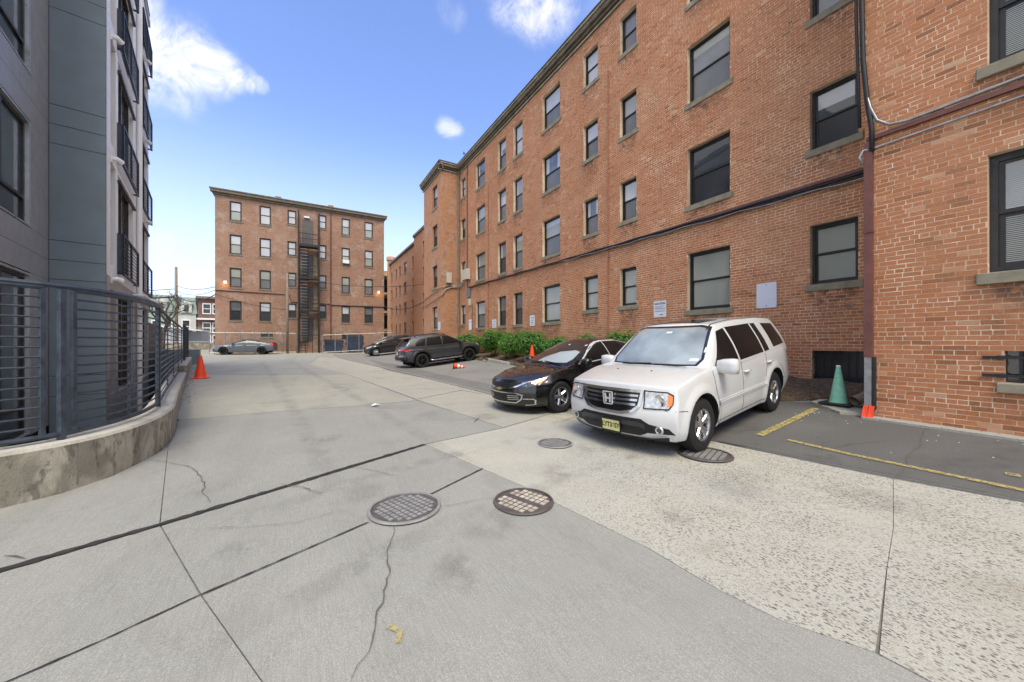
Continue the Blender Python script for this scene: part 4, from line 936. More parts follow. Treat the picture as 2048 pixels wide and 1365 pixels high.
# wall with big windows, left edge of the picture
bk = MB().fbox(FW, -.01, 3.4, -.3, -.12, -2, 14.4).build('backing', m_blk, MOD)
wz = [(-.2, 2.95), (3.87, 5.93), (6.88, 8.95), (9.9, 11.95), (12.9, 14.2)]
edges = [-2, .4] + [q for z in wz for q in z][1:] + [14.4]
zz = -1.9
for k, (za, zb) in enumerate(wz):
    MB().fbox(FW, .0, .55, -.05, 0, za - .02, zb + .02).build('panel', m_pgrey, bk); MB().fbox(FW, .556, 1.05, -.05, 0, za - .02, zb + .02).build('panel', m_pgrey, bk)
    lo, hi = zb + .026, (wz[k + 1][0] if k + 1 < len(wz) else 14.7) - .026; mid = (lo + hi) / 2
    for u0, u1 in ((0, 1.6), (1.606, 3.4)):
        MB().fbox(FW, u0, u1, -.05, 0, lo, mid - .004).build('panel', m_pgrey, bk); MB().fbox(FW, u0, u1, -.05, 0, mid + .004, hi).build('panel', m_pgrey, bk)
    for (u0, u1) in ((1.05, 2.9),):
        W2 = MB(); f_ = .07
        W2.fbox(FW, u0, u0 + .09, -.12, .004, za, zb); W2.fbox(FW, u1 - f_, u1, -.12, .004, za, zb); W2.fbox(FW, u0 + .09, u1 - f_, -.12, .002, za, za + .03); W2.fbox(FW, u0 + .09, u1 - f_, -.12, .002, zb - .04, zb)
        wv = W2.build('window', m_trim, MOD)
        I_ = MB(); I_.fbox(FW, u0 + .09, u0 + .15, -.115, -.055, za + .03, zb - .04); I_.fbox(FW, u1 - .13, u1 - f_, -.115, -.055, za + .03, zb - .04); I_.fbox(FW, u0 + .15, u1 - .13, -.115, -.055, zb - .1, zb - .04); I_.fbox(FW, u0 + .15, u1 - .13, -.115, -.055, za + .03, za + .09); I_.fbox(FW, u0 + .15, u1 - .13, -.115, -.055, za + .5, za + .56)
        I_.fbox(FW, (u0 + u1) / 2 + .2, (u0 + u1) / 2 + .26, -.115, -.055, za + .56, zb - .1); I_.build('sash', m_frame, wv)
        MB().fbox(FW, u0 + .15, u1 - .13, -.1, -.09, za + .56, zb - .1).build('pane', g_teal, wv); MB().fbox(FW, u0 + .15, u1 - .13, -.1, -.09, za + .09, za + .5).build('pane', g_teald, wv)
    MB().fbox(FW, 2.906, 3.4, -.05, 0, za - .02, zb + .02).build('panel', m_pgrey, bk)
# street facade seen edge on
st_ = [(.45, 1.12), (1.45, 4.0), (5.35, 5.95), (6.05, 7.75)]
zr = [(.3, 2.9), (3.5, 6.05), (6.5, 9.1), (9.5, 12.1), (12.5, 13.7)]
hl = [(a, b2, za, zb) for a, b2 in st_ for za, zb in zr]
for k, (za, zb) in enumerate([(-2, 3.2), (3.2, 6.2), (6.2, 9.2), (9.2, 12.2), (12.2, 14.35)]):
    W_ = MB(); hs = [h for h in hl if h[2] >= za and h[3] <= zb + .01]
    wall_sheet(W_, FL, 0, 8.0, za, zb - .006, hs, .22); W_.build('facade_panel', m_pwhite if k > 0 else m_pgl, MOD)
W_ = MB(); wall_sheet(W_, Fr(FL.p(8.0, 0, 0)[:2], -nn, dd), 0, 9, -2, 14.35, []); W_.build('facade_panel', m_pgrey, MOD)
MB().fbox(FL, -.05, 8.08, -.3, .05, 14.35, 14.55).build('parapet', m_pgrey, MOD)
for h in hl:
    W2 = MB(); f_ = .05; W2.fbox(FL, h[0], h[0] + f_, -.2, -.1, h[2], h[3]); W2.fbox(FL, h[1] - f_, h[1], -.2, -.1, h[2], h[3]); W2.fbox(FL, h[0], h[1], -.2, -.1, h[3] - .06, h[3]); W2.fbox(FL, h[0], h[1], -.2, -.1, h[2], h[2] + .05)
    if h[1] - h[0] > 1: W2.fbox(FL, (h[0] + h[1]) / 2 - .05, (h[0] + h[1]) / 2 + .05, -.2, -.1, h[2], h[3])
    else: W2.fbox(FL, h[0], h[1], -.2, -.1, h[2] + .75, h[2] + .8)
    wv = W2.build('window', m_frameb, MOD); MB().fbox(FL, h[0] + f_, h[1] - f_, -.19, -.17, h[2] + .05, h[3] - .06).build('pane', g_teald if h[1] - h[0] < 1 else g_teal, wv)
for z in (3.38, 6.28, 9.28, 12.2):
    for u0, u1 in ((1.3, 4.08), (5.3, 7.85)):
        r_ = MB(); o = .13
        for uu in (u0, u1 - .05): r_.fbox(FL, uu, uu + .05, o - .05, o, z, z + 1.08)
        r_.fbox(FL, u0, u1, o - .05, o, z + 1.03, z + 1.08); r_.fbox(FL, u0, u1, o - .05, o, z, z + .05); r_.fbox(FL, u0, u0 + .05, 0, o - .05, z + .02, z + .06); r_.fbox(FL, u1 - .05, u1, 0, o - .05, z + .02, z + .06)
        r_.fbox(FL, (u0 + u1) / 2 - .02, (u0 + u1) / 2 + .02, o - .045, o, z, z + 1.05); r_.fbox(FL, u0, u0 + .02, 0, o, z, z + 1.08)
        rl = r_.build('balcony_rail', m_navy, MOD)
        for q in range(1, 10): MB().fbox(FL, u0 + .05, u1 - .05, o - .035, o - .02, z + .05 + q * .1, z + .062 + q * .1).build('bar', m_navy, rl)
    for u0, u1 in ((1.35, 4.05), (5.3, 7.8)): MB().fbox(FL, u0, u1, .001, .06, z + 2.42, z + 2.5).build('head_flashing', m_frameb, MOD)
MB().tube([FL.p(4.65, .08, -1.5), FL.p(4.65, .08, 14.2)], .07, 10).build('downspout', m_pwhite, MOD)
for z in (3.14, 6.1, 9.1, 12.1):
    for u in (.5, 6.5):
        L_ = MB(); L_.tube([FL.p(u, 0, z), FL.p(u, .1, z + .02), FL.p(u + .1, .16, z - .01)], [.05, .06, .075], 10); L_.fbox(FL, u - .06, u + .06, 0, .03, z - .09, z + .09); L_.build('security_camera', m_white, MOD, True, 40)
gl_ = MB(); gl_.tube([FL.p(3.7, .0, 3.08), FL.p(3.9, .25, 3.1), FL.p(4.3, .34, 3.05)], .035, 8); p_ = FL.p(4.4, .34, 2.86); gl_.lathe([(0, .2), (.1, .19), (.2, .1), (.24, 0), (.2, -.06), (0, -.1)], 16, p_); gl_.build('dome_lamp', m_white, MOD, True, 40)

# ------------------------------------------------------------------ low wall and steel fence
def along(poly, s):
    for a, b2 in zip(poly[:-1], poly[1:]):
        L_ = (Vector(b2) - Vector(a)).length
        if s <= L_: return Vector(a).lerp(Vector(b2), s / L_)
        s -= L_
    return Vector(poly[-1])
def plen(poly): return sum((Vector(b2) - Vector(a)).length for a, b2 in zip(poly[:-1], poly[1:]))
CRV = [tuple(along(CURB, s)) for s in np.linspace(0, plen(CURB), 170)]
def smooth(pl):
    for _ in range(4): pl = [pl[0]] + [((pl[i - 1][0] + 2 * pl[i][0] + pl[i + 1][0]) / 4, (pl[i - 1][1] + 2 * pl[i][1] + pl[i + 1][1]) / 4) for i in range(1, len(pl) - 1)] + [pl[-1]]
    return pl
CRV = smooth(CRV); CRV = [p for p in CRV if p[1] < 26.2]
BK = offset_poly(CRV + [(-30, 26), (-30, 3)], .34)[:len(CRV)]
BKc = offset_poly(CRV + [(-30, 26), (-30, 3)], .19)[:len(CRV)]
def topz(y): return .575 if y < 16.6 else .80
wl = MB(); n = len(CRV)
segs_ = [[i for i in range(n) if CRV[i][1] < 16.6], [i for i in range(n) if CRV[i][1] >= 16.45]]
for ids in segs_:
    z = topz(CRV[ids[-1]][1]); V = []
    for i in ids:
        f_, b2 = CRV[i], BK[i]; e1 = Vector(b2) - Vector(f_); e1.normalize(); f2 = Vector(f_) + e1 * .025
        V += [(f_[0], f_[1], -1.9), (f_[0], f_[1], z - .03), (f2.x, f2.y, z), (b2[0], b2[1], z), (b2[0], b2[1], -1.9)]
    k = len(ids); Fq = [(5 * i + j, 5 * i + j + 1, 5 * i + 6 + j, 5 * i + 5 + j)[::-1] for i in range(k - 1) for j in range(4)] + [(4, 3, 2, 1, 0)[::-1], tuple(5 * (k - 1) + j for j in range(5))[::-1]]
    wl.add(V, Fq)
aw = MB().box(-16, -4.9, 26.3, 26.6, -1.9, 1.2).build('areaway_wall', m_pslate); tag(aw, 'dark retaining wall closing the sunken areaway behind the fence', 'wall')
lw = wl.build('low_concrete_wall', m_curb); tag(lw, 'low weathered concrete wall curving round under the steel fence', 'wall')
rj = ribbon('sealant_line', [(p[0] + .02, p[1]) for p in CRV[60:150:3]], .035, m_cw, .012, None); rj.parent = lw
sg = MB(); ids = segs_[0]
FEN = empty('steel_fence', (-1.9, 7.6, .58), label='dark blue steel fence of horizontal bars on the low curved wall', cat='fence')
cs = [0.]
for a, b2 in zip(BKc[:-1], BKc[1:]): cs.append(cs[-1] + (Vector(b2) - Vector(a)).length)
def pxof(p): xr = p[0] * math.cos(TH) - p[1] * math.sin(TH); dp = p[0] * math.sin(TH) + p[1] * math.cos(TH); return 1024 + 728 * xr / dp if dp > .1 else -999
def s_at_px(px):
    for i in range(len(BKc) - 1):
        a, b2 = pxof(BKc[i]), pxof(BKc[i + 1])
        if a <= px <= b2: return cs[i] + (cs[i + 1] - cs[i]) * (px - a) / (b2 - a + 1e-9)
    return cs[-1]
def fp(s, z): q = along(BKc, s); return (q.x, q.y, z)
S84, S123, S147, S316, S369, S389 = [s_at_px(q) for q in (84, 123, 147, 316, 368, 388)]
def ftop(y): return 2.16 if y < 16.6 else 2.36
def vpost(s, wd, mat, zb=None, zt=None):
    p = fp(s, 0); q = fp(min(s + .05, cs[-1]), 0); d = (Vector(q) - Vector(p)).normalized() if (Vector(q) - Vector(p)).length > 1e-4 else Vector((0, 1, 0))
    MB().bar((p[0], p[1], topz(p[1]) if zb is None else zb), (p[0], p[1], (ftop(p[1]) if zt is None else zt)), wd, wd, up=d).build('post', mat, FEN)
def fpanel(sa, sb, nbar=14, zt=2.16, zb=.64, stiles=()):
    k = max(2, int((sb - sa) / .25)); ss = np.linspace(sa, sb, k + 1)
    for z, r_ in [(zt, .028), (zb + .0, .026)]:
        M_ = MB()
        M_.tube([fp(s, z) for s in ss], r_, 6); M_.build('rail', m_navy, FEN)
    for i in range(nbar):
        z = zb + (zt - zb) * (i + 1) / (nbar + 1); MB().tube([fp(s, z) for s in ss], .0115, 6).build('bar', m_navy, FEN)
    for s in (sa, sb): vpost(s, .036, m_navyw, zb, zt)
    for s in stiles: vpost(s, .024, m_navyw, zb, zt)
fpanel(S84 - 2.6, S84); fpanel(S84 - 5.3, S84 - 2.75); vpost(S123, .048, m_navyw); vpost(S84 - 2.68, .05, m_navyw)
fpanel(S147, S316 - .06, stiles=[s_at_px(258)])
M_ = MB(); M_.tube([fp(s, 2.19) for s in np.linspace(S84 - 5.3, S316, 30)], .03, 6); M_.build('rail', m_navy, FEN)
M_ = MB(); M_.tube([fp(s, .64) for s in np.linspace(S84 - .2, S147 + .2, 6)], .026, 6); M_.build('rail', m_navy, FEN)
vpost(S316, .062, m_navy)
mid = [S316 + (S369 - S316) * q for q in (.2, .4, .6, .8)]
MB().fbox(FL, 8.02, 15.5, -4, -.1, -2, 2.45).build('podium', m_navy, MOD)
fpanel(S316 + .06, S369 - .05, stiles=mid); vpost(S369, .09, m_navy)
fpanel(S369 + .05, S389, zt=2.36, zb=.86, stiles=[S369 + (S389 - S369) * q for q in (.17, .33, .5, .67, .83)]); vpost(S389, .09, m_navy)
ribbon('rust_stain', [CRV[0], CRV[0]], .01, m_crack, -.5, lw) if False else None

# ------------------------------------------------------------------ beyond the alley, left
m_hgreen = pm('siding_green', (.30, .40, .33), .7, var=.12, scale=1); m_hgreen2 = pm('shingle_green', (.22, .29, .26), .85, var=.2, scale=2); m_hbrick = pm('house_brick', (.17, .10, .08), .9, var=.25, scale=3)
m_hpale = pm('siding_pale', (.52, .53, .47), .7, var=.1, scale=1); m_shed = pm('shed_grey', (.44, .47, .51), .6, var=.08, scale=1)
HB = Fr((0, 84), (1, 0), (0, -1))
def house(name, u0, u1, z1, mat, rmat, lab, wn, mans=False, cz=None):
    e = empty(name, ((u0 + u1) / 2, 84, .9), label=lab, cat='house')
    W_ = MB(); hs = [(a, b2, c, d) for a, b2, c, d in wn]; wall_sheet(W_, HB, u0, u1, .5, z1, hs, .2); W_.build('wall', mat, e)
    MB().box(u0 + .1, u1 - .1, 84.25, 94, .5, z1).build('core', m_roof, e)
    for a, b2, c, d in hs:
        f_ = MB(); f_.fbox(HB, a - .14, b2 + .14, -.1, .08, d, d + .18); f_.fbox(HB, a - .14, b2 + .14, -.1, .1, c - .16, c); f_.fbox(HB, a - .14, a, -.1, .06, c, d); f_.fbox(HB, b2, b2 + .14, -.1, .06, c, d); f_.fbox(HB, a, b2, -.12, .02, (c + d) / 2 - .05, (c + d) / 2 + .05)
        w_ = f_.build('window', m_white, e); MB().fbox(HB, a, b2, -.15, -.12, c, d).build('pane', g_dark, w_)
    if cz: MB().fbox(HB, u0, u1, 0, .7, cz, cz + .3).build('porch_roof', m_white, e)
    if mans:
        r_ = MB(); r_.add([(u0 - .2, 83.8, z1), (u1 + .2, 83.8, z1), (u1 + .2, 94, z1), (u0 - .2, 94, z1), (u0 + .3, 85.0, z1 + 3.0), (u1 - .3, 85.0, z1 + 3.0), (u1 - .3, 94, z1 + 3.0), (u0 + .3, 94, z1 + 3.0)], MB.BF); rr = r_.build('roof', rmat, e)
        um = (u0 + u1) / 2; dm = MB(); dm.box(um - .7, um + .7, 83.7, 85.2, z1 + .2, z1 + 1.7); dm.add([(um - .8, 83.6, z1 + 1.7), (um + .8, 83.6, z1 + 1.7), (um, 83.6, z1 + 2.5), (um - .8, 85.2, z1 + 1.7), (um + .8, 85.2, z1 + 1.7), (um, 85.2, z1 + 2.5)], [(0, 1, 2), (5, 4, 3), (0, 2, 5, 3), (1, 4, 5, 2), (0, 3, 4, 1)]); dm.build('dormer', m_hpale, rr)
        MB().box(um - .3, um + .3, 83.66, 83.7, z1 + .4, z1 + 1.5).build('dormer_pane', g_dark, rr)
    else: MB().box(u0 - .2, u1 + .2, 83.5, 94, z1, z1 + .4).build('roof', rmat, e)
    return e
house('row_house', -15.9, -6, 9.4, m_hbrick, m_sillbr, 'brown brick row house with white window frames just left of the far block', [(a, a + .95, c, c + 1.6) for a in (-15.1, -13.7, -12.3, -10.9) for c in (6.8, 3.4, 1.2)], cz=5.6)
house('row_house', -18.6, -16.1, 6.6, m_hpale, m_hgreen2, 'pale row house with green mansard roof and dormer beside the brown house', [(-17.9, -17.0, 3.4, 5.4)], True)
house('row_house', -22.5, -18.8, 6.8, m_hgreen, m_hgreen2, 'pale green row house with mansard roof behind the utility pole', [(-21.8, -21.0, 3.4, 5.2), (-20.2, -19.4, 3.4, 5.2)], True)
house('row_house', -27.5, -22.7, 7.2, m_hpale, m_hgreen2, 'leftmost pale row house behind the bare tree', [(-26.5, -25.6, 3.4, 5.2), (-24.6, -23.7, 3.4, 5.2)], True)
sh = empty('garage', (-16, 70, .9), label='pale grey garage with a sloping white roof edge beyond the fence', cat='garage')
MB().box(-18.6, -14.6, 69, 74, .6, 3.4).build('wall', m_shed, sh); MB().add([(-19, 68.6, 4.0), (-12.4, 68.6, 3.2), (-12.4, 74.4, 3.2), (-19, 74.4, 4.0), (-19, 68.6, 4.2), (-12.4, 68.6, 3.4), (-12.4, 74.4, 3.4), (-19, 74.4, 4.2)], MB.BF).build('roof', m_white, sh)
MB().box(-14.5, -12.6, 70, 74, .6, 3.2).build('side_wall', m_pgrey, sh)
up_ = empty('utility_pole', (-13.3, 59.7, .8), label='wooden utility pole carrying the overhead wires on the left', cat='utility pole')
MB().tube([(-13.3, 59.7, .3), (-13.35, 59.7, 10.9)], [.19, .14], 12).build('pole', m_pole, up_, True); MB().bar((-13.3, 59.1, 7.4), (-13.3, 60.3, 7.4), .12).build('cross_arm', m_pole, up_)
def wire(a, b2, sagz, r_, lab, k=14):
    pts = [(a[0] + (b2[0] - a[0]) * i / k, a[1] + (b2[1] - a[1]) * i / k, a[2] + (b2[2] - a[2]) * i / k - sagz * 4 * (i / k) * (1 - i / k)) for i in range(k + 1)]
    tag(MB().tube(pts, r_, 5).build('overhead_wire', m_cable, None, True), lab, 'wire', 'overhead wires on the left')
wire((-13.3, 59.7, 8.6), (-6.74, 41.9, 6.6), .35, .03, 'topmost overhead wire from the pole to the corner of the far block')
wire((-13.3, 59.7, 8.0), (-6.74, 41.9, 6.3), .5, .025, 'second overhead wire from the pole to the far block')
wire((-13.3, 59.7, 7.4), (-6.74, 41.9, 5.9), .7, .045, 'thick low overhead cable from the pole to the far block')
wire((-13.3, 59.7, 8.2), (-34, 57, 7.4), .8, .04, 'overhead wire running left from the pole behind the modern block')
wire((-13.3, 59.7, 7.2), (-34, 57, 6.2), .5, .09, 'thick dark overhead cable running left from the pole')
wire((-6.74, 41.9, 6.0), (-1.12, 40.7, 4.7), .25, .022, 'thin wire drooping across the face of the far block to the slim pole')
wire((-1.12, 40.7, 7.9), (8.64, 29.3, 6.3), .5, .02, 'thin wire from the slim pole across to the projecting bay')
wire((7.96, 41.9, 5.6), (8.66, 29.3, 4.9), .5, .035, 'black cable swinging from the far block to the projecting bay')
def tree(base, h, seed, lab):
    r_ = random.Random(seed); e = empty('bare_tree', base, label=lab, cat='tree'); T = MB(); Cw = MB()
    def br(p, d, L_, rad, lvl):
        pts = [p]; q = Vector(p); d = Vector(d).normalized()
        for i in range(4): d = (d + Vector((r_.gauss(0, .14), r_.gauss(0, .14), r_.gauss(.05, .1)))).normalized(); q = q + d * L_ / 4; pts.append(tuple(q))
        (T if lvl == 0 else Cw).tube(pts, [rad * (1 - .14 * i) for i in range(5)], 7 if lvl < 2 else 4)
        if lvl < 4:
            for k in range(4 if lvl < 3 else 3):
                b_ = Vector(pts[r_.choice((2, 3, 4))]); nd_ = (d + Vector((r_.gauss(0, .6), r_.gauss(0, .6), r_.gauss(.2, .35)))).normalized(); br(tuple(b_), nd_, L_ * r_.uniform(.5, .72), rad * .5, lvl + 1)
    br(base, (0, 0, 1), h * .4, h * .025, 0)
    T.build('trunk', m_bark, e, True); Cw.build('crown', m_bark, e, True)
tree((-12.7, 52, .7), 9.6, 4, 'bare dark tree beside the modern block behind the fence'); tree((-22, 66, .9), 9.5, 9, 'farther bare tree in front of the pale houses')
# open stair behind the far block, at the right
pr = empty('rear_porch', (10.2, 58, .7), label='stack of open porches seen in the gap right of the far block', cat='porch')
MB().box(9, 17, 72, 74, .3, 15.2).build('back_wall', m_bfx2, pr)
for z in (3.6, 7.0, 10.4, 13.8): MB().box(9, 16.5, 69.5, 72, z, z + .35).build('deck', m_corn2, pr)
for z in (.5, 4, 7.4, 10.8): MB().box(12.6, 14.6, 71.9, 71.98, z + .3, z + 2.6).build('opening', g_dark, pr)
for x in (9.2, 12.3, 16.3): MB().box(x - .12, x + .12, 69.6, 69.85, .4, 14).build('post', m_corn, pr)
# ------------------------------------------------------------------ cars
def paint(name, col, metal=0., rough=.35, coat=1., flake=0.):
    m, t, b = mt(name); b.inputs['Base Color'].default_value = (*col, 1); b.inputs['Metallic'].default_value = metal; b.inputs['Roughness'].default_value = rough
    b.inputs['Coat Weight'].default_value = coat; b.inputs['Coat Roughness'].default_value = .03
    P = pos(t, True)
    dirt = mrange(t, noise(t, P, 3.5, 6., .7), .5, .8, 0, .12)
    t.links.new(mixc(t, dirt, col, tuple(min(1, c * .6 + .10) for c in col)), b.inputs['Base Color'])
    t.links.new(mrange(t, noise(t, P, 9., 5., .7), .35, .75, rough, rough + .15), b.inputs['Roughness'])
    return m
p_white = paint('paint_white', (.60, .61, .605)); p_black = paint('paint_black', (.005, .0045, .004), 0, .25, .85); p_grey = paint('paint_grey', (.052, .054, .060), .45, .35); p_blue = paint('paint_bluegrey', (.105, .12, .14), .25, .4, .6); p_dark = paint('paint_dark', (.008, .009, .012), .2, .3)
c_plast = pm('black_plastic', (.007, .007, .0075), .5, var=.2, scale=12, obj=True); c_gloss = pm('gloss_black', (.006, .006, .007), .15, var=0, coat=.6)
c_chrome = pm('chrome', (.72, .73, .75), .12, 1., var=0); c_alloy = pm('alloy', (.55, .55, .56), .25, .95, var=.1, scale=9, obj=True); c_blkw = pm('black_wheel', (.012, .012, .013), .3, .2, var=0)
c_tyre = pm('tyre', (.009, .009, .0095), .8, var=.25, scale=20, bmp=.3, obj=True); c_well = pm('wheel_well', (.006, .006, .006), .95, var=0)
c_lens = pm('lamp_lens', (.50, .52, .54), .08, .35, var=.35, scale=18, coat=1., obj=True); c_lensd = pm('lamp_lens_dark', (.07, .075, .085), .06, .3, var=.5, scale=20, coat=1., obj=True)
c_amber = pm('amber', (.75, .20, .02), .15, var=.1, coat=1.); c_red = pm('tail_red', (.50, .015, .02), .12, var=.15, coat=1., obj=True)
c_seam = pm('seam', (.012, .012, .012), .9, var=0); c_tint = glass('car_glass_dark', (.006, .007, .008), .01, coat=.5, var=.1); c_wind = glass('windscreen', (.25, .29, .305), .01, coat=1., var=.35); c_wind2 = glass('windscreen_dark', (.014, .015, .017), .01, coat=1., var=.3)
c_shade = glass('sunshade', (.36, .42, .46), .02, coat=1., var=.1); c_plate = pm('plate_yellow', (.60, .57, .24), .5, var=.15, scale=30, obj=True); c_platew = pm('plate_white', (.65, .66, .68), .5, var=.1); c_ink = pm('plate_ink', (.03, .03, .03), .6, var=0); m_trim2 = pm('trim_silver', (.62, .63, .64), .35, .3, var=0); c_gold = pm('emblem_gold', (.55, .42, .18), .25, .9, var=0)
def lattice(xs, bs, cs, fn):
    nx, ny, nz = len(xs), len(bs), len(cs); idx = {}; V = []
    def vid(i, j, k):
        if (i, j, k) not in idx: idx[(i, j, k)] = len(V); V.append(fn(xs[i], bs[j], cs[k]))
        return idx[(i, j, k)]
    F = []
    for i in range(nx - 1):
        for j in range(ny - 1):
            F.append((vid(i, j, 0), vid(i, j + 1, 0), vid(i + 1, j + 1, 0), vid(i + 1, j, 0))); k = nz - 1
            F.append((vid(i, j, k), vid(i + 1, j, k), vid(i + 1, j + 1, k), vid(i, j + 1, k)))
        for k in range(nz - 1):
            F.append((vid(i, 0, k), vid(i + 1, 0, k), vid(i + 1, 0, k + 1), vid(i, 0, k + 1))); j = ny - 1
            F.append((vid(i, j, k), vid(i, j, k + 1), vid(i + 1, j, k + 1), vid(i + 1, j, k)))
    for j in range(ny - 1):
        for k in range(nz - 1):
            F.append((vid(0, j, k), vid(0, j, k + 1), vid(0, j + 1, k + 1), vid(0, j + 1, k))); i = nx - 1
            F.append((vid(i, j, k), vid(i, j + 1, k), vid(i, j + 1, k + 1), vid(i, j, k + 1)))
    return V, F
def ip(tab, x): return float(np.interp(x, [q[0] for q in tab], [q[1] for q in tab]))
def ss(a, b2, x): t_ = min(1, max(0, (x - a) / (b2 - a))); return t_ * t_ * (3 - 2 * t_)
def evalmesh(o):
    bpy.context.view_layer.update(); dg = bpy.context.evaluated_depsgraph_get(); me = bpy.data.meshes.new_from_object(o.evaluated_get(dg)); return me
class Car:
    def __init__(s, name, S, mat, label, loc, head, pitch, group='parked cars'):
        s.S = S; s.e = empty(name, loc, (0, 0, 0), label, 'car', group)
        s.e.rotation_euler = (Matrix.Rotation(head, 3, 'Z') @ Matrix.Rotation(-pitch, 3, 'Y')).to_euler()
        s.mat = mat; xf, xr = S['xf'], S['xr']
        top, drop, bot, wd, side = S['top'], S['drop'], S['bot'], S['w'], S['side']
        def body(xn, b2, c):
            zb, zt = ip(bot, xn), ip(top, xn) - ip(drop, xn) * abs(b2) ** 2.5; z = zb + (zt - zb) * c; y = b2 * ip(wd, xn) * ip(side, c); x = xn
            wf, wr = ss(xf - 1.0, xf, xn), ss(xr + 1.0, xr, xn)
            x += wf * (ip(S['ff'], z) - S['kf'] * abs(b2) ** 2.6) + wr * (-ip(S['fr'], z) + S['kr'] * abs(b2) ** 3)
            return (x, y, z)
        u = np.linspace(0, 1, 26); xs = [xr, xr + .04, xr + .14] + list(np.linspace(xr + .3, xf - .3, 22)) + [xf - .14, xf - .04, xf]
        bs = [-1, -.95, -.82, -.6, -.3, 0, .3, .6, .82, .95, 1]; cs = [0, .05, .16, .3, .45, .6, .75, .88, .96, 1]
        V, F = lattice(xs, bs, cs, body)
        tmp = put('tmp', s._me(V, F)); m1 = tmp.modifiers.new('s', 'SUBSURF'); m1.levels = 2
        cut = MB(); yi = S['tr'] - S['tw'] * .5 - .08
        for x in (S['wb'] / 2, -S['wb'] / 2):
            for sg_ in (1, -1): cut.lathe([(0.0, sg_ * yi), (S['ra'], sg_ * yi), (S['ra'], sg_ * 1.4), (0.0, sg_ * 1.4)] if sg_ > 0 else [(0.0, sg_ * 1.4), (S['ra'], sg_ * 1.4), (S['ra'], sg_ * yi), (0.0, sg_ * yi)], 40, (x, 0, S['R'] + S.get('az', 0)), 'y')
        cb = bmesh.new(); cme = cut.mesh('cut', c_well); cb.from_mesh(cme); bmesh.ops.remove_doubles(cb, verts=cb.verts, dist=1e-4); bmesh.ops.recalc_face_normals(cb, faces=cb.faces); cb.to_mesh(cme); cb.free()
        co = put('cut', cme); 
        me0 = evalmesh(tmp); tmp.modifiers.clear(); tmp.data = me0
        # flared arches and a crease along the flank, pushed out on the dense mesh
        for v in me0.vertices:
            for x in (S['wb'] / 2, -S['wb'] / 2):
                r_ = math.hypot(v.co.x - x, v.co.z - S['R'] - S.get('az', 0))
                if abs(v.co.y) > S['tr'] * .8:
                    v.co.y += math.copysign(S.get('fl', .02) * max(0, 1 - abs(r_ - S['ra'] - .03) / .11), v.co.y)
            if abs(v.co.y) > S['tr'] * .8 and S.get('cr'): v.co.y += math.copysign(.014 * max(0, 1 - abs(v.co.z - S['cr'] - .03 * v.co.x * -1) / .06), v.co.y)
        bm_ = tmp.modifiers.new('b', 'BOOLEAN'); bm_.operation = 'DIFFERENCE'; bm_.object = co; bm_.solver = 'EXACT'
        me = evalmesh(tmp); bpy.data.objects.remove(tmp); bpy.data.objects.remove(co)
        me.materials.clear(); me.materials.append(mat); me.materials.append(c_well)
        for p_ in me.polygons:
            p_.use_smooth = True; c = p_.center; p_.material_index = 0
            for x in (S['wb'] / 2, -S['wb'] / 2):
                r_ = math.hypot(c.x - x, c.z - S['R'] - S.get('az', 0))
                if r_ < S['ra'] + .002 and yi - .02 < abs(c.y): p_.material_index = 1
            if c.z < ip(bot, max(xr, min(xf, c.x))) + .02 and p_.normal.z < -.6: p_.material_index = 1
        me.set_sharp_from_angle(angle=R(38)); me.name = 'body'
        s.body = put('body', me, s.e, False)
        def gh(sn, b2, c):
            xa, xb = ip(S['gr'], c), ip(S['gf'], c); x = xa + (xb - xa) * sn; hw = ip(S['gw'], c) * (1 - .05 * abs(2 * sn - 1) ** 4)
            z = S['gz'] + (ip(S['roof'], sn) - S['gz']) * c - S['rc'] * c * abs(b2) ** 2.5
            x += -ss(.55, 1, sn) * S['kw'] * abs(b2) ** 2 + ss(.45, 0, sn) * S.get('kb', .05) * abs(b2) ** 2
            return (x, b2 * hw, z)
        sn = [0, .02, .08] + list(np.linspace(.16, .84, 10)) + [.92, .98, 1]; cs2 = [0, .12, .3, .5, .7, .86, .95, 1]
        V, F = lattice(sn, [-1, -.95, -.8, -.5, -.2, .2, .5, .8, .95, 1], cs2, gh)
        tmp = put('tmp', s._me(V, F)); m1 = tmp.modifiers.new('s', 'SUBSURF'); m1.levels = 2; me2 = evalmesh(tmp); bpy.data.objects.remove(tmp)
        me2.materials.clear(); me2.materials.append(mat); me2.polygons.foreach_set('use_smooth', [True] * len(me2.polygons)); me2.name = 'roof'
        s.roof = put('roof', me2, s.e, False)
        vs = [tuple(v.co) for v in me.vertices] + [tuple(v.co) for v in me2.vertices]; o = len(me.vertices)
        fs = [tuple(p_.vertices) for p_ in me.polygons] + [tuple(o + q for q in p_.vertices) for p_ in me2.polygons]
        s.bvh = BVHTree.FromPolygons(vs, fs)
        for x in (S['wb'] / 2, -S['wb'] / 2):
            for sg_ in (1, -1): s.wheel(x, sg_)
        # underbody
        U = MB(); U.box(xr + .35, xf - .35, -S['tr'] + .35, S['tr'] - .35, .17, .32); U.build('underbody', c_well, s.e, world=False)
    def _me(s, V, F):
        me = bpy.data.meshes.new('t'); me.from_pydata(V, [], F); me.update(); b_ = bmesh.new(); b_.from_mesh(me); bmesh.ops.recalc_face_normals(b_, faces=b_.faces); b_.to_mesh(me); b_.free(); return me
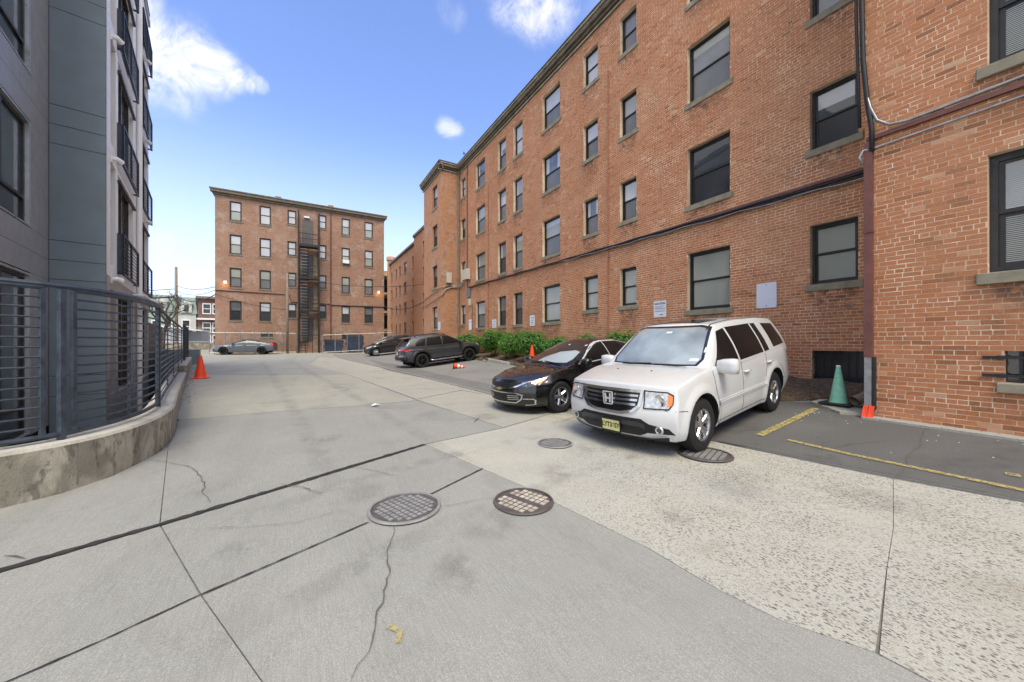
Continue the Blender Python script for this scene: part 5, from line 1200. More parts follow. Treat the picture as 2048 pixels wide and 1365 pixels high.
    def wheel(s, x, sg_):
        S = s.S; Rr, tw, rr = S['R'], S['tw'], S['rr']; yo = S['tr'] + tw * .5 - .01; c = (x, 0, Rr); f = sg_; T = MB()
        pr_ = [(rr, yo - .03), (rr + .015, yo - .005), (Rr - .045, yo), (Rr - .012, yo - .02), (Rr, yo - .05), (Rr, yo - tw + .05), (Rr - .012, yo - tw + .02), (rr, yo - tw)]
        T.lathe([(a, f * b2) for a, b2 in (pr_ if f < 0 else pr_[::-1])][::-1], 44, c, 'y'); w_ = T.build('wheel', c_tyre, s.e, True, 35, False); s.last = w_
        D_ = MB(); D_.lathe([(0, f * (yo - .12)), (rr, f * (yo - .12))], 28, c, 'y'); D_.lathe([(rr, f * (yo - .12)), (rr - .002, f * (yo - .03))], 28, c, 'y'); D_.build('brake_disc', c_well, w_, world=False)
        m = S['wm']; Q = MB(); Q.lathe([(rr + .006, f * (yo - .03)), (rr + .004, f * (yo - .008)), (rr - .018, f * (yo - .012)), (rr - .03, f * (yo - .05)), (rr - .03, f * (yo - .12))], 44, c, 'y')
        Q.lathe([(0, f * (yo - .022)), (.035, f * (yo - .022)), (.06, f * (yo - .035)), (.065, f * (yo - .08))], 20, c, 'y')
        ns = S['ns']; rot = S.get('wr', .3)
        for k in range(ns):
            a = 6.28318 * k / ns + rot; 
            for da in ((-.17, .17) if S.get('split') else (0,)):
                ca, sa = math.cos(a), math.sin(a); cb, sb = math.cos(a + da), math.sin(a + da); w0, w1 = S['sw']
                p0 = Vector((ca * .045, 0, sa * .045)); p1 = Vector((cb * (rr - .012), 0, sb * (rr - .012))); d = (p1 - p0).normalized(); q = Vector((-d.z, 0, d.x)); V = []
                for p_, ww, yy in ((p0, w0, yo - .03), (p0.lerp(p1, .5), (w0 + w1) / 2, yo - .018), (p1, w1, yo - .02)):
                    for sgn, dy in ((-1, -.02), (-.55, 0), (.55, 0), (1, -.02)): r_ = p_ + q * ww * sgn; V.append((c[0] + r_.x, f * (yy + dy), c[2] + r_.z))
                    for sgn in (1, -1): r_ = p_ + q * ww * sgn; V.append((c[0] + r_.x, f * (yy - .07), c[2] + r_.z))
                F = [(6 * i + j, 6 * i + (j + 1) % 6, 6 * i + 6 + (j + 1) % 6, 6 * i + 6 + j) for i in range(2) for j in range(6)]
                Q.add(V, F)
        o = Q.build('rim', m, w_, True, 30, False)
        bmx = bmesh.new(); bmx.from_mesh(o.data); bmesh.ops.recalc_face_normals(bmx, faces=bmx.faces); bmx.to_mesh(o.data); bmx.free()
    DIR = {'L': (Vector((0, -1, 0)), lambda a, b2: Vector((a, 3, b2))), 'R': (Vector((0, 1, 0)), lambda a, b2: Vector((a, -3, b2))), 'F': (Vector((-1, 0, 0)), lambda a, b2: Vector((6, a, b2))), 'B': (Vector((1, 0, 0)), lambda a, b2: Vector((-6, a, b2))), 'T': (Vector((0, 0, -1)), lambda a, b2: Vector((a, b2, 4)))}
    def cast(s, a, b2, d):
        dr, og = s.DIR[d]; h = s.bvh.ray_cast(og(a, b2), dr); return h[0]
    def patch(s, name, poly, d, mat, off=.004, parent=None, grid=.05, sink=.02):
        v, f = cdt_grid(poly, grid); dr = s.DIR[d][0]; hit = [s.cast(p_.x, p_.y, d) for p_ in v]; vs = []; ok = []
        med = np.median([h.dot(dr) for h in hit if h is not None]) if any(h is not None for h in hit) else 0
        for h in hit: ok.append(h is not None and abs(h.dot(dr) - med) < 1.2); vs.append(tuple(h - dr * off) if h is not None else (0, 0, 0))
        fs = []
        for q in f:
            if not all(ok[i] for i in q): continue
            A, B, C = (Vector(vs[i]) for i in q[:3]); fs.append(tuple(q) if (B - A).cross(C - A).dot(dr) < 0 else tuple(q)[::-1])
        cnt = {(q[i], q[(i + 1) % len(q)]) for q in fs for i in range(len(q))}; low = {}
        for (a, b2) in list(cnt):
            if (b2, a) not in cnt:
                for k in (a, b2):
                    if k not in low: low[k] = len(vs); vs.append(tuple(Vector(vs[k]) + dr * (off + sink)))
                fs.append((b2, a, low[a], low[b2]))
        nf = len(fs); used = sorted({i for q in fs for i in q}); mp_ = {k: i for i, k in enumerate(used)}
        me = bpy.data.meshes.new(name); me.from_pydata([vs[k] for k in used], [], [tuple(mp_[i] for i in q) for q in fs]); me.materials.append(mat)
        me.polygons.foreach_set('use_smooth', [True] * nf); me.set_sharp_from_angle(angle=R(40)); me.update()
        return put(name, me, parent or s.e, False)
    def strip(s, name, pts, wd, d, mat, off=.004, parent=None, both=False):
        P2 = [Vector(p_) for p_ in pts]; full = []
        for a, b2 in zip(P2[:-1], P2[1:]):
            k = max(1, int((b2 - a).length / .05)); full += [a.lerp(b2, j / k) for j in range(k)]
        full.append(P2[-1]); n = len(full); L_ = []; Rr = []
        for i, p_ in enumerate(full):
            t_ = (full[min(i + 1, n - 1)] - full[max(i - 1, 0)]).normalized(); q = Vector((-t_.y, t_.x)) * wd / 2; L_.append(tuple(p_ + q)); Rr.append(tuple(p_ - q))
        return s.ring(name, L_, Rr, d, mat, off, parent)
    def ring(s, name, L_, Rr, d, mat, off, parent=None):
        dr = s.DIR[d][0]; mb = MB(); rows = []
        for a, b2 in zip(L_, Rr):
            h1, h2 = s.cast(*a, d), s.cast(*b2, d)
            if h1 is None or h2 is None: rows.append(None); continue
            b_ = len(mb.v); mb.v += [tuple(h1 + dr * .006), tuple(h1 - dr * off), tuple(h2 - dr * off), tuple(h2 + dr * .006)]; rows.append(b_)
        for i in range(len(rows) - 1):
            if rows[i] is None or rows[i + 1] is None: continue
            for k in range(3): mb.f.append((rows[i] + k, rows[i] + k + 1, rows[i + 1] + k + 1, rows[i + 1] + k)); mb.m.append(0)
        if not mb.f: return None
        o = mb.build(name, mat, parent or s.e, True, 40, False)
        bm_ = bmesh.new(); bm_.from_mesh(o.data); bmesh.ops.recalc_face_normals(bm_, faces=bm_.faces); bm_.to_mesh(o.data); bm_.free()
        return o
    def outline(s, name, poly, wd, d, mat, off=.006, parent=None):
        inn = offset_poly(poly, wd); n = len(poly); L_ = []; Rr = []
        for i in range(n + 1):
            a, b2, c, e = (Vector(q) for q in (poly[i % n], poly[(i + 1) % n], inn[i % n], inn[(i + 1) % n])); k = max(1, int((b2 - a).length / .05))
            for j in range(k): L_.append(tuple(a.lerp(b2, j / k))); Rr.append(tuple(c.lerp(e, j / k)))
            if i == n - 1: L_.append(L_[0]); Rr.append(Rr[0]); break
        return s.ring(name, L_, Rr, d, mat, off, parent)
    def mirror(s, x, y, z, sc=(.10, .13, .095), mat=None):
        for sg_ in (1, -1):
            bm_ = bmesh.new(); bmesh.ops.create_cube(bm_, size=2); bmesh.ops.subdivide_edges(bm_, edges=bm_.edges, cuts=2, use_grid_fill=True)
            for v in bm_.verts:
                c = v.co; l = max(abs(c.x), abs(c.y), abs(c.z)); nrm = c.normalized() * 1.25 if c.length else c; q = c.lerp(nrm, .45); v.co = (x + q.x * sc[0] * (1 if q.x > 0 else .6), sg_ * (y + q.y * sc[1]) if True else 0, z + q.z * sc[2] * (1 + .1 * q.y))
            me = bpy.data.meshes.new('mirror'); bmesh.ops.recalc_face_normals(bm_, faces=bm_.faces); bm_.to_mesh(me); bm_.free(); me.materials.append(mat or s.mat); me.polygons.foreach_set('use_smooth', [True] * len(me.polygons)); o = put('mirror', me, s.e, False)
            MB().bar((x - .02, sg_ * (y - sc[1] - .1), z - sc[2] * .6), (x - .01, sg_ * (y - sc[1] * .3), z - sc[2] * .45), .05, .04).build('mirror_arm', c_plast, o, world=False)
            MB().box(x - sc[0] * .75, x - sc[0] * .66, min(sg_ * (y - sc[1] * .8), sg_ * (y + sc[1] * .8)), max(sg_ * (y - sc[1] * .8), sg_ * (y + sc[1] * .8)), z - sc[2] * .75, z + sc[2] * .75).build('mirror_glass', c_tint, o, world=False)
    def sidewin(s, polys, mat=c_tint, chrome=None, chromepts=None):
        for d in 'LR':
            for pl_ in polys: s.patch('window', pl_, d, mat, .004)
            if chromepts:
                for pts, wd in chromepts: s.strip('window_trim', pts, wd, d, chrome, .009)
    def seams(s, lines, wd=.009):
        for d in 'LR':
            for l in lines: s.strip('door_seam', l, wd, d, c_seam, .0025)
    def handles(s, spots, mat=None):
        for d, sg_ in (('L', 1), ('R', -1)):
            for x, z in spots:
                h = s.cast(x, z, d)
                if h is None: continue
                H_ = MB(); H_.tube([(x - .11, h.y, z), (x - .09, h.y + sg_ * .028, z + .004), (x, h.y + sg_ * .036, z + .006), (x + .09, h.y + sg_ * .028, z + .004), (x + .11, h.y, z)], [.012, .017, .018, .017, .012], 8); H_.build('door_handle', mat or s.mat, s.e, True, None, False)
                s.patch('handle_recess', [(x + .09 * math.cos(q), z - .004 + .032 * math.sin(q)) for q in np.linspace(0, 6.28, 13)[:-1]], d, c_seam if mat is None and s.mat in (p_black, p_dark) else c_seam, .0015, grid=.04) if False else None
def seat(pos_f, pos_r):
    """place a car by the ground points under its front and rear axle centres"""
    f, r_ = Vector((*pos_f, zg(*pos_f))), Vector((*pos_r, zg(*pos_r))); d = f - r_; return (f + r_) / 2, math.atan2(d.y, d.x), math.atan2(d.z, math.hypot(d.x, d.y))
def plate(car, txt, size, d, x, z, mat, ink, y=0, w=.305, h=.155, off=.02):
    sgn = 1 if d == 'F' else -1; hx = car.cast(y, z, d).x; X = hx + sgn * off
    pl_ = MB().box(X - .006, X + .006, y - w / 2, y + w / 2, z - h / 2, z + h / 2).build('license_plate', mat, car.e, world=False); bevel(pl_, .004, 1)
    fr = MB(); 
    for a in ((y - w / 2 - .012, y + w / 2 + .012, z + h / 2, z + h / 2 + .012), (y - w / 2 - .012, y + w / 2 + .012, z - h / 2 - .012, z - h / 2), (y - w / 2 - .012, y - w / 2, z - h / 2, z + h / 2), (y + w / 2, y + w / 2 + .012, z - h / 2, z + h / 2)): fr.box(X - .01, X + .009, *a)
    fr.build('plate_frame', c_plast, pl_, world=False)
    if txt:
        cu = bpy.data.curves.new('t', 'FONT'); cu.body = txt; cu.size = size; cu.align_x = 'CENTER'; cu.align_y = 'CENTER'; cu.extrude = .0005; cu.offset = .0028
        to = put('t', cu); me = evalmesh(to); bpy.data.objects.remove(to); me.materials.clear(); me.materials.append(ink)
        o = put('plate_characters', me, pl_, False); o.location = (X + sgn * .0075, y, z); o.rotation_euler = (R(90), 0, R(90 * sgn)); o.scale = (.92, 1.15, 1)
    return pl_

# white SUV ---------------------------------------------------------------
S = dict(xf=2.23, xr=-2.44, wb=2.775, tr=.845, R=.375, tw=.245, ra=.43, az=.02, rr=.222, wm=c_alloy, ns=5, split=True, sw=(.034, .030), wr=.25, fl=.03, cr=0,
    top=[(-2.5, 1.12), (-2.2, 1.15), (1.0, 1.155), (1.5, 1.13), (2.0, 1.07), (2.32, 1.0)], drop=[(-2.5, .0), (1.0, .02), (1.6, .05), (2.32, .05)],
    bot=[(-2.5, .36), (-2.1, .30), (-1.2, .24), (1.2, .24), (1.9, .24), (2.32, .25)], w=[(-2.5, .90), (-2.2, .955), (-1.4, .975), (0, .965), (1.4, .975), (1.9, .965), (2.32, .93)],
    side=[(0, .93), (.12, .975), (.35, 1.0), (.6, 1.0), (.85, .985), (.96, .965), (1, .955)],
    ff=[(.2, -.10), (.34, -.02), (.55, .02), (.68, .0), (.75, -.04), (1.0, -.07), (1.05, -.10)], fr=[(.3, .02), (.5, .03), (.62, .03), (.7, -.03), (1.2, -.05)], kf=.20, kr=.09,
    gz=1.05, gf=[(0, 1.30), (.2, 1.13), (.5, .87), (.8, .62), (1, .42)], gr=[(0, -2.45), (.5, -2.38), (.9, -2.27), (1, -2.20)], gw=[(0, .945), (.15, .935), (.5, .855), (.85, .745), (1, .69)], roof=[(0, 1.755), (.3, 1.80), (.65, 1.81), (.9, 1.785), (1, 1.765)], rc=.045, kw=.16, kb=.08)
pf, pr2 = Vector((4.88, 3.08)), Vector((7.60, 3.42)); dv_ = (pf - pr2).normalized(); side_ = Vector((dv_.y, -dv_.x)) * .93   # the photo shows the left wheels: centre lies to the right of travel
loc, hd, pt = seat(pf + side_, pf + side_ - dv_ * 2.775)
suv = Car('white_suv', S, p_white, 'white boxy suv with yellow plate parked nose out beside the green cone', loc, hd, pt)
suv.sidewin([[(.86, 1.13), (.72, 1.25), (.36, 1.62), (.12, 1.66), (.08, 1.13)], [(.02, 1.13), (.06, 1.67), (-.86, 1.68), (-.98, 1.16)], [(-1.04, 1.16), (-.93, 1.675), (-1.12, 1.67), (-1.27, 1.17)], [(-1.52, 1.20), (-1.40, 1.655), (-2.0, 1.62), (-2.16, 1.22)]])
suv.patch('windscreen', [(-.70, 1.17), (.70, 1.17), (.745, 1.24), (.615, 1.67), (.5, 1.70), (-.5, 1.70), (-.615, 1.67), (-.745, 1.24)], 'F', c_wind, .004)
suv.outline('windscreen_surround', [(-.74, 1.15), (.74, 1.15), (.785, 1.235), (.65, 1.695), (.5, 1.73), (-.5, 1.73), (-.65, 1.695), (-.785, 1.235)], .045, 'F', c_gloss, .003)
suv.patch('sunroof', [(.28, -.42), (.28, .42), (-.30, .46), (-.30, -.46)], 'T', c_tint, .006)
suv.patch('rear_window', [(-.68, 1.2), (.68, 1.2), (.58, 1.62), (-.58, 1.62)], 'B', c_tint, .004)
for sg_ in (1, -1): suv.strip('roof_seam', [(.42, sg_ * .60), (-2.1, sg_ * .60)], .022, 'T', c_seam, .003)
GR = [(-.50, .92), (.50, .92), (.47, .74), (.38, .66), (.2, .625), (-.2, .625), (-.38, .66), (-.47, .74)]
gr_ = suv.patch('grille', GR, 'F', c_gloss, .006); suv.outline('grille_surround', offset_poly(GR, -.03), .04, 'F', c_chrome, .022, gr_)
for z, hw in ((.865, .46), (.805, .45), (.745, .43)): suv.strip('grille_bar', [(-hw, z), (0, z - .008), (hw, z)], .03, 'F', c_chrome, .022, gr_)
hx = suv.cast(0, .8, 'F').x
suv.patch('emblem_ground', [(-.085, .885), (.085, .885), (.075, .715), (-.075, .715)], 'F', c_gloss, .024, gr_)
em = MB()
for sg_ in (-1, 1):
    em.bar((hx + .04, sg_ * .082, .885), (hx + .04, sg_ * .070, .716), .014, .012); em.bar((hx + .042, sg_ * .044, .865), (hx + .042, sg_ * .034, .735), .021, .018)
em.bar((hx + .04, -.082, .888), (hx + .04, .082, .888), .012, .014); em.bar((hx + .04, -.070, .713), (hx + .04, .070, .713), .012, .014)
em.bar((hx + .042, -.034, .795), (hx + .042, .034, .795), .018, .022); em.build('emblem', m_trim2, gr_, world=False)
for sg_ in (1, -1):
    HL = [(sg_ * y, z) for y, z in ((.535, .945), (.82, .93), (.885, .89), (.885, .77), (.85, .705), (.535, .70))]
    h_ = suv.patch('headlight', HL, 'F', c_lens, .010); suv.outline('headlight_rim', HL, .014 * (1), 'F', c_seam, .013, h_)
    suv.patch('turn_signal', [(sg_ * y, z) for y, z in ((.825, .905), (.878, .875), (.878, .765), (.825, .735))], 'F', c_amber, .016, h_)
    o = MB(); p_ = suv.cast(sg_ * .735, .815, 'F'); o.lathe([(0, .0), (.045, .004), (.075, .012), (.08, .02), (.07, .02), (.05, .01), (0, .006)], 20, (p_.x + .004, p_.y, p_.z), 'x'); o.build('lamp_reflector', c_chrome, h_, True, None, False)
    fl_ = suv.patch('fog_lamp_recess', [(sg_ * y, z) for y, z in ((.54, .51), (.84, .45), (.90, .37), (.54, .37))], 'F', c_plast, .006)
    p_ = suv.cast(sg_ * .73, .425, 'F'); o = MB(); o.lathe([(.034, .02), (.05, .03), (.058, .02), (.058, 0)], 22, (p_.x, p_.y, p_.z), 'x'); o.build('fog_ring', c_chrome, fl_, True, None, False)
    o = MB(); o.lathe([(0, .02), (.036, .016)], 18, (p_.x, p_.y, p_.z), 'x'); o.build('fog_lens', c_lensd, fl_, True, None, False)
suv.patch('lower_grille', [(-.50, .56), (.50, .56), (.60, .50), (.56, .36), (.42, .30), (-.42, .30), (-.56, .36), (-.60, .50)], 'F', c_plast, .006)
suv.strip('bumper_bar', [(-.56, .455), (-.45, .485), (.45, .485), (.56, .455)], .07, 'F', pm('bumper_blue_black', (.018, .019, .026), .3, var=.1, obj=True, coat=.4), .02)
suv.strip('bumper_lip', [(-.80, .34), (-.6, .305), (.6, .305), (.80, .34)], .018, 'F', c_galv if False else m_trim, .012)
suv.patch('valance', [(-.82, .325), (-.6, .29), (.6, .29), (.82, .325), (.8, .262), (-.8, .262)], 'F', c_plast, .008)
plate(suv, 'LYT36SY', .085, 'F', 0, .415, c_plate, c_ink, y=.05, off=.035)
suv.seams([[(.02, 1.10), (.02, .32)], [(1.03, 1.12), (.98, .85), (.95, .32)], [(-1.04, 1.12), (-1.02, .9), (-.92, .72)], [(.95, .315), (-.95, .33)], [(2.13, .70), (1.83, .66)], [(1.83, .66), (1.78, .58)]])
for d in 'LR': suv.strip('side_moulding', [(.93, .60), (-.95, .60)], .075, d, p_white, .010); suv.strip('moulding_line', [(.90, .60), (-.93, .60)], .016, d, m_trim2, .0165)
suv.handles([(-.14, .93), (-1.13, .97)]); suv.mirror(.78, 1.06, 1.13, (.10, .135, .105))
for a, b2 in (((.98, .62), (1.0, .10)), ((1.0, .05), (1.0, -.48))):
    za, zb = suv.cast(a[0] + .22, a[1], 'T'), suv.cast(b2[0] + .22, b2[1], 'T'); 
    if za and zb: MB().bar(za + Vector((-.06, 0, .03)), zb + Vector((-.06, 0, .02)), .025, .02).build('wiper', c_plast, suv.e, world=False)
for y in (.3, -.3):
    h = suv.cast(1.55, y, 'T'); MB().lathe([(0, .012), (.012, .01), (.016, 0)], 8, tuple(h)).build('washer_jet', c_plast, suv.e, world=False)
for pl_ in ([(.02, 1.62), (.12, 1.62), (.12, 1.645), (.02, 1.645)], [(.60, 1.215), (.72, 1.215), (.72, 1.25), (.60, 1.25)], [(.735, 1.33), (.755, 1.33), (.745, 1.40), (.725, 1.40)]): suv.patch('sticker', pl_, 'F', c_platew, .008)
suv.patch('tail_light', [(.80, 1.05), (.9, 1.05), (.9, .8), (.80, .8)], 'B', c_red, .01)

# black sedan ------------------------------------------------------------
S = dict(xf=2.38, xr=-2.52, wb=2.83, tr=.79, R=.335, tw=.225, ra=.375, az=.01, rr=.205, wm=c_alloy, ns=5, sw=(.045, .036), wr=.1, fl=.012, cr=.72,
    top=[(-2.52, 1.02), (-2.3, 1.07), (-1.7, 1.03), (.9, .965), (1.4, .93), (1.9, .89), (2.2, .84), (2.38, .79)], drop=[(-2.5, .03), (-1, .02), (1.0, .04), (1.6, .07), (2.38, .05)],
    bot=[(-2.52, .34), (-2.1, .25), (-1.2, .19), (1.2, .19), (1.9, .19), (2.38, .20)], w=[(-2.52, .82), (-2.1, .89), (-1.4, .915), (0, .905), (1.4, .915), (1.95, .895), (2.38, .80)],
    side=[(0, .93), (.12, .975), (.35, 1.0), (.6, .995), (.8, .97), (.95, .93), (1, .915)],
    ff=[(.15, -.08), (.28, .0), (.45, .03), (.6, .01), (.72, -.03), (.82, -.09)], fr=[(.2, .0), (.5, .03), (.8, .0), (1.05, -.04)], kf=.36, kr=.16,
    gz=.90, gf=[(0, 1.35), (.25, 1.02), (.5, .72), (.75, .42), (1, .08)], gr=[(0, -2.15), (.3, -1.85), (.6, -1.52), (.85, -1.22), (1, -.98)], gw=[(0, .87), (.2, .86), (.5, .785), (.85, .66), (1, .58)], roof=[(0, 1.40), (.3, 1.445), (.6, 1.46), (.85, 1.445), (1, 1.42)], rc=.05, kw=.17, kb=.12)
pf = Vector((4.80, 6.16)); dv_ = Vector((-1, -.10)).normalized(); side_ = Vector((dv_.y, -dv_.x)) * .87
loc, hd, pt = seat(pf + side_, pf + side_ - dv_ * 2.83)
mal = Car('black_sedan', S, p_black, 'glossy black sedan with silver sunshade parked beside the white suv', loc, hd, pt)
mal.sidewin([[(.72, .985), (.34, 1.18), (.05, 1.30), (-.1, 1.35), (-.2, 1.365), (-.24, .99)], [(-.31, .99), (-.27, 1.375), (-.8, 1.34), (-1.22, 1.20), (-1.3, 1.02)], [(-1.35, 1.03), (-1.28, 1.19), (-1.62, 1.06)]], c_tint, m_trim2,
    [([(.80, .955), (.38, 1.19), (.07, 1.325), (-.1, 1.375), (-.24, 1.392), (-.82, 1.365), (-1.26, 1.225), (-1.68, 1.045)], .024), ([(.80, .955), (.5, .965), (-1.68, 1.035)], .018), ([(-.275, .98), (-.235, 1.39)], .02)])
mal.patch('windscreen', [(-.66, 1.0), (.66, 1.0), (.70, 1.06), (.52, 1.37), (.35, 1.39), (-.35, 1.39), (-.52, 1.37), (-.70, 1.06)], 'F', c_wind2, .004)
mal.patch('sunshade', [(-.30, 1.0), (.64, 1.0), (.675, 1.06), (.60, 1.19), (.45, 1.225), (.1, 1.20), (-.2, 1.10)], 'F', c_shade, .006)
GR = [(-.46, .525), (.46, .525), (.61, .48), (.58, .38), (.46, .30), (-.46, .30), (-.58, .38), (-.61, .48)]
gr_ = mal.patch('grille', GR, 'F', c_plast, .006); mal.outline('grille_surround', GR, .022, 'F', c_chrome, .014, gr_)
for z in (.455, .415, .375):
    for sg_ in (1, -1): mal.strip('grille_bar', [(sg_ * .26, z), (sg_ * .52, z + .004)], .014, 'F', c_chrome, .012, gr_)
ug = mal.patch('upper_grille', [(-.52, .72), (.52, .72), (.47, .65), (.3, .61), (-.3, .61), (-.47, .65)], 'F', c_plast, .006); mal.strip('grille_chrome', [(-.62, .72), (-.47, .65), (-.28, .605), (.28, .605), (.47, .65), (.62, .72)], .028, 'F', c_chrome, .016, ug)
hx = mal.cast(0, .585, 'F').x; em = MB(); em.box(hx + .004, hx + .03, -.035, .035, .558, .617); em.box(hx + .004, hx + .028, -.09, .09, .573, .602); em.build('emblem', c_gold, ug, world=False)
for sg_ in (1, -1):
    h_ = mal.patch('headlight', [(sg_ * y, z) for y, z in ((.56, .70), (.70, .735), (.80, .775), (.83, .755), (.80, .66), (.66, .63), (.57, .645))], 'F', c_lensd, .008)
    mal.strip('drl', [(sg_ * .55, .71), (sg_ * .70, .745), (sg_ * .81, .782)], .014, 'F', c_chrome, .013, h_); mal.patch('turn_signal', [(sg_ * y, z) for y, z in ((.755, .745), (.815, .765), (.80, .68), (.75, .675))], 'F', c_amber, .012, h_)
    p_ = mal.cast(sg_ * .63, .67, 'F'); o = MB(); o.lathe([(0, .01), (.03, .012), (.04, .006)], 16, tuple(p_ + Vector((.006, 0, 0))), 'x'); o.build('lamp_reflector', c_chrome, h_, True, None, False)
    mal.strip('fog_bezel', [(sg_ * .60, .395), (sg_ * .76, .385), (sg_ * .785, .36), (sg_ * .755, .265), (sg_ * .60, .255)], .017, 'F', c_chrome, .012)
mal.strip('bumper_lip', [(-.8, .235), (-.5, .215), (.5, .215), (.8, .235)], .03, 'F', c_plast, .014)
mal.seams([[(-.26, .96), (-.24, .6), (-.2, .27)], [(1.0, .93), (.92, .7), (.9, .27)], [(-1.3, 1.0), (-1.25, .8), (-1.02, .55)]], .008); mal.handles([(-.10, .80), (-1.15, .83)], c_chrome); mal.mirror(.72, 1.0, 1.0, (.10, .12, .07)); 
for d in 'LR': mal.strip('mirror_trim', [(.9, .98), (.72, 1.0)], .03, d, c_gloss, .01)
for a, b2 in (((1.12, .60), (1.10, .05)), ((1.12, .0), (1.08, -.5))):
    za, zb = mal.cast(a[0], a[1], 'T'), mal.cast(b2[0], b2[1], 'T')
    MB().bar(za + Vector((0, 0, .03)), zb + Vector((0, 0, .03)), .022, .02).build('wiper', c_plast, mal.e, world=False)
for pl_ in ([(.50, 1.30), (.53, 1.31), (.52, 1.33), (.49, 1.325)], [(.05, 1.33), (.09, 1.33), (.09, 1.35), (.05, 1.35)]): mal.patch('sticker', pl_, 'F', c_platew, .009)

# dark grey crossover, tail towards the alley -----------------------------
S = dict(xf=2.27, xr=-2.32, wb=2.69, tr=.80, R=.36, tw=.235, ra=.425, az=.02, rr=.225, wm=c_blkw, ns=5, split=True, sw=(.03, .024), wr=.5, fl=.02, cr=.86,
    top=[(-2.32, 1.06), (-1.5, 1.10), (.9, 1.09), (1.4, 1.06), (2.0, 1.0), (2.27, .93)], drop=[(-2.3, .0), (1.0, .03), (1.6, .06), (2.27, .05)],
    bot=[(-2.32, .42), (-2.0, .32), (-1.2, .24), (1.2, .24), (1.9, .26), (2.27, .30)], w=[(-2.32, .80), (-2.0, .89), (-1.35, .915), (0, .895), (1.35, .915), (1.9, .895), (2.27, .82)],
    side=[(0, .92), (.15, .975), (.4, 1.0), (.65, 1.0), (.85, .975), (.95, .945), (1, .93)],
    ff=[(.25, -.08), (.4, .0), (.6, .02), (.8, -.02), (1, -.06)], fr=[(.35, .03), (.55, .06), (.62, .06), (.68, .0), (1.0, .0), (1.1, -.04)], kf=.26, kr=.14,
    gz=1.0, gf=[(0, 1.32), (.25, 1.05), (.5, .80), (.75, .55), (1, .26)], gr=[(0, -2.26), (.3, -2.20), (.6, -2.05), (.88, -1.88), (1, -1.84)], gw=[(0, .885), (.2, .87), (.5, .80), (.85, .69), (1, .62)], roof=[(0, 1.60), (.3, 1.65), (.6, 1.675), (.85, 1.66), (1, 1.63)], rc=.045, kw=.15, kb=.10)
pr2 = Vector((5.42, 18.43)); dv_ = Vector((1, .06)).normalized(); side_ = Vector((-dv_.y, dv_.x)) * .88
loc, hd, pt = seat(pr2 + side_ + dv_ * 2.69, pr2 + side_)
rav = Car('grey_crossover', S, p_grey, 'dark grey crossover with black wheels parked nose in beside the fallen cone', loc, hd, pt)
rav.sidewin([[(.92, 1.08), (.50, 1.37), (.26, 1.48), (-.12, 1.515), (-.14, 1.08)], [(-.20, 1.08), (-.18, 1.515), (-.95, 1.495), (-1.07, 1.09)], [(-1.13, 1.10), (-1.02, 1.49), (-1.33, 1.45), (-1.62, 1.26), (-1.60, 1.12)]])
rav.patch('rear_window', [(-.66, 1.13), (.66, 1.13), (.56, 1.50), (-.56, 1.50)], 'B', c_tint, .005); rav.patch('windscreen', [(-.70, 1.12), (.70, 1.12), (.55, 1.56), (-.55, 1.56)], 'F', c_wind2, .004)
sp = MB(); sp.add([(-1.70, -.57, 1.52), (-1.70, .57, 1.52), (-2.06, .54, 1.52), (-2.06, -.54, 1.52), (-1.70, -.56, 1.605), (-1.70, .56, 1.605), (-2.06, .54, 1.55), (-2.06, -.54, 1.55)], [q[::-1] for q in MB.BF]); bevel(sp.build('spoiler', p_grey, rav.e, world=False), .01, 2)
for sg_ in (1, -1):
    rav.patch('tail_light', [(sg_ * y, z) for y, z in ((.42, 1.03), (.80, 1.05), (.80, .91), (.66, .90), (.42, .96))], 'B', c_red, .012)
    rav.patch('tail_light', [(x, z) for x, z in ((-1.80, 1.0), (-2.24, 1.04), (-2.24, .90), (-2.05, .89))], 'L' if sg_ > 0 else 'R', c_red, .008)
    MB().tube([(.12, sg_ * .54, 1.60), (.0, sg_ * .54, 1.675), (-1.4, sg_ * .54, 1.665), (-1.55, sg_ * .54, 1.58)], .018, 6).build('roof_rail', c_plast, rav.e, True, None, False)
    d = 'L' if sg_ > 0 else 'R'
    for x in (1.345, -1.345): 
        rav.ring('arch_cladding', [(x + .425 * math.cos(q), .38 + .425 * math.sin(q)) for q in np.linspace(-.25, 3.4, 34)], [(x + .50 * math.cos(q), .38 + .50 * math.sin(q)) for q in np.linspace(-.25, 3.4, 34)], d, c_plast, .010)
    rav.patch('sill_cladding', [(.90, .25), (-.90, .25), (-.88, .42), (.88, .42)], d, c_plast, .008)
    MB().tube([(.95, sg_ * .97, .36), (.8, sg_ * 1.0, .33), (-.8, sg_ * 1.0, .33), (-.95, sg_ * .97, .36)], .035, 8).build('running_board', c_alloy, rav.e, True, None, False)
    h_ = rav.patch('headlight', [(sg_ * y, z) for y, z in ((.45, .86), (.80, .92), (.80, .82), (.45, .80))], 'F', c_lens, .008)
rav.strip('tailgate_trim', [(-.40, .985), (.40, .985)], .05, 'B', c_chrome, .012); rav.patch('rear_bumper', [(-.84, .62), (.84, .62), (.80, .42), (-.80, .42)], 'B', c_plast, .012); rav.patch('grille', [(-.5, .85), (.5, .85), (.4, .5), (-.4, .5)], 'F', c_plast, .006)
rav.strip('bumper_skid', [(-.5, .45), (.5, .45)], .05, 'B', c_alloy, .02)
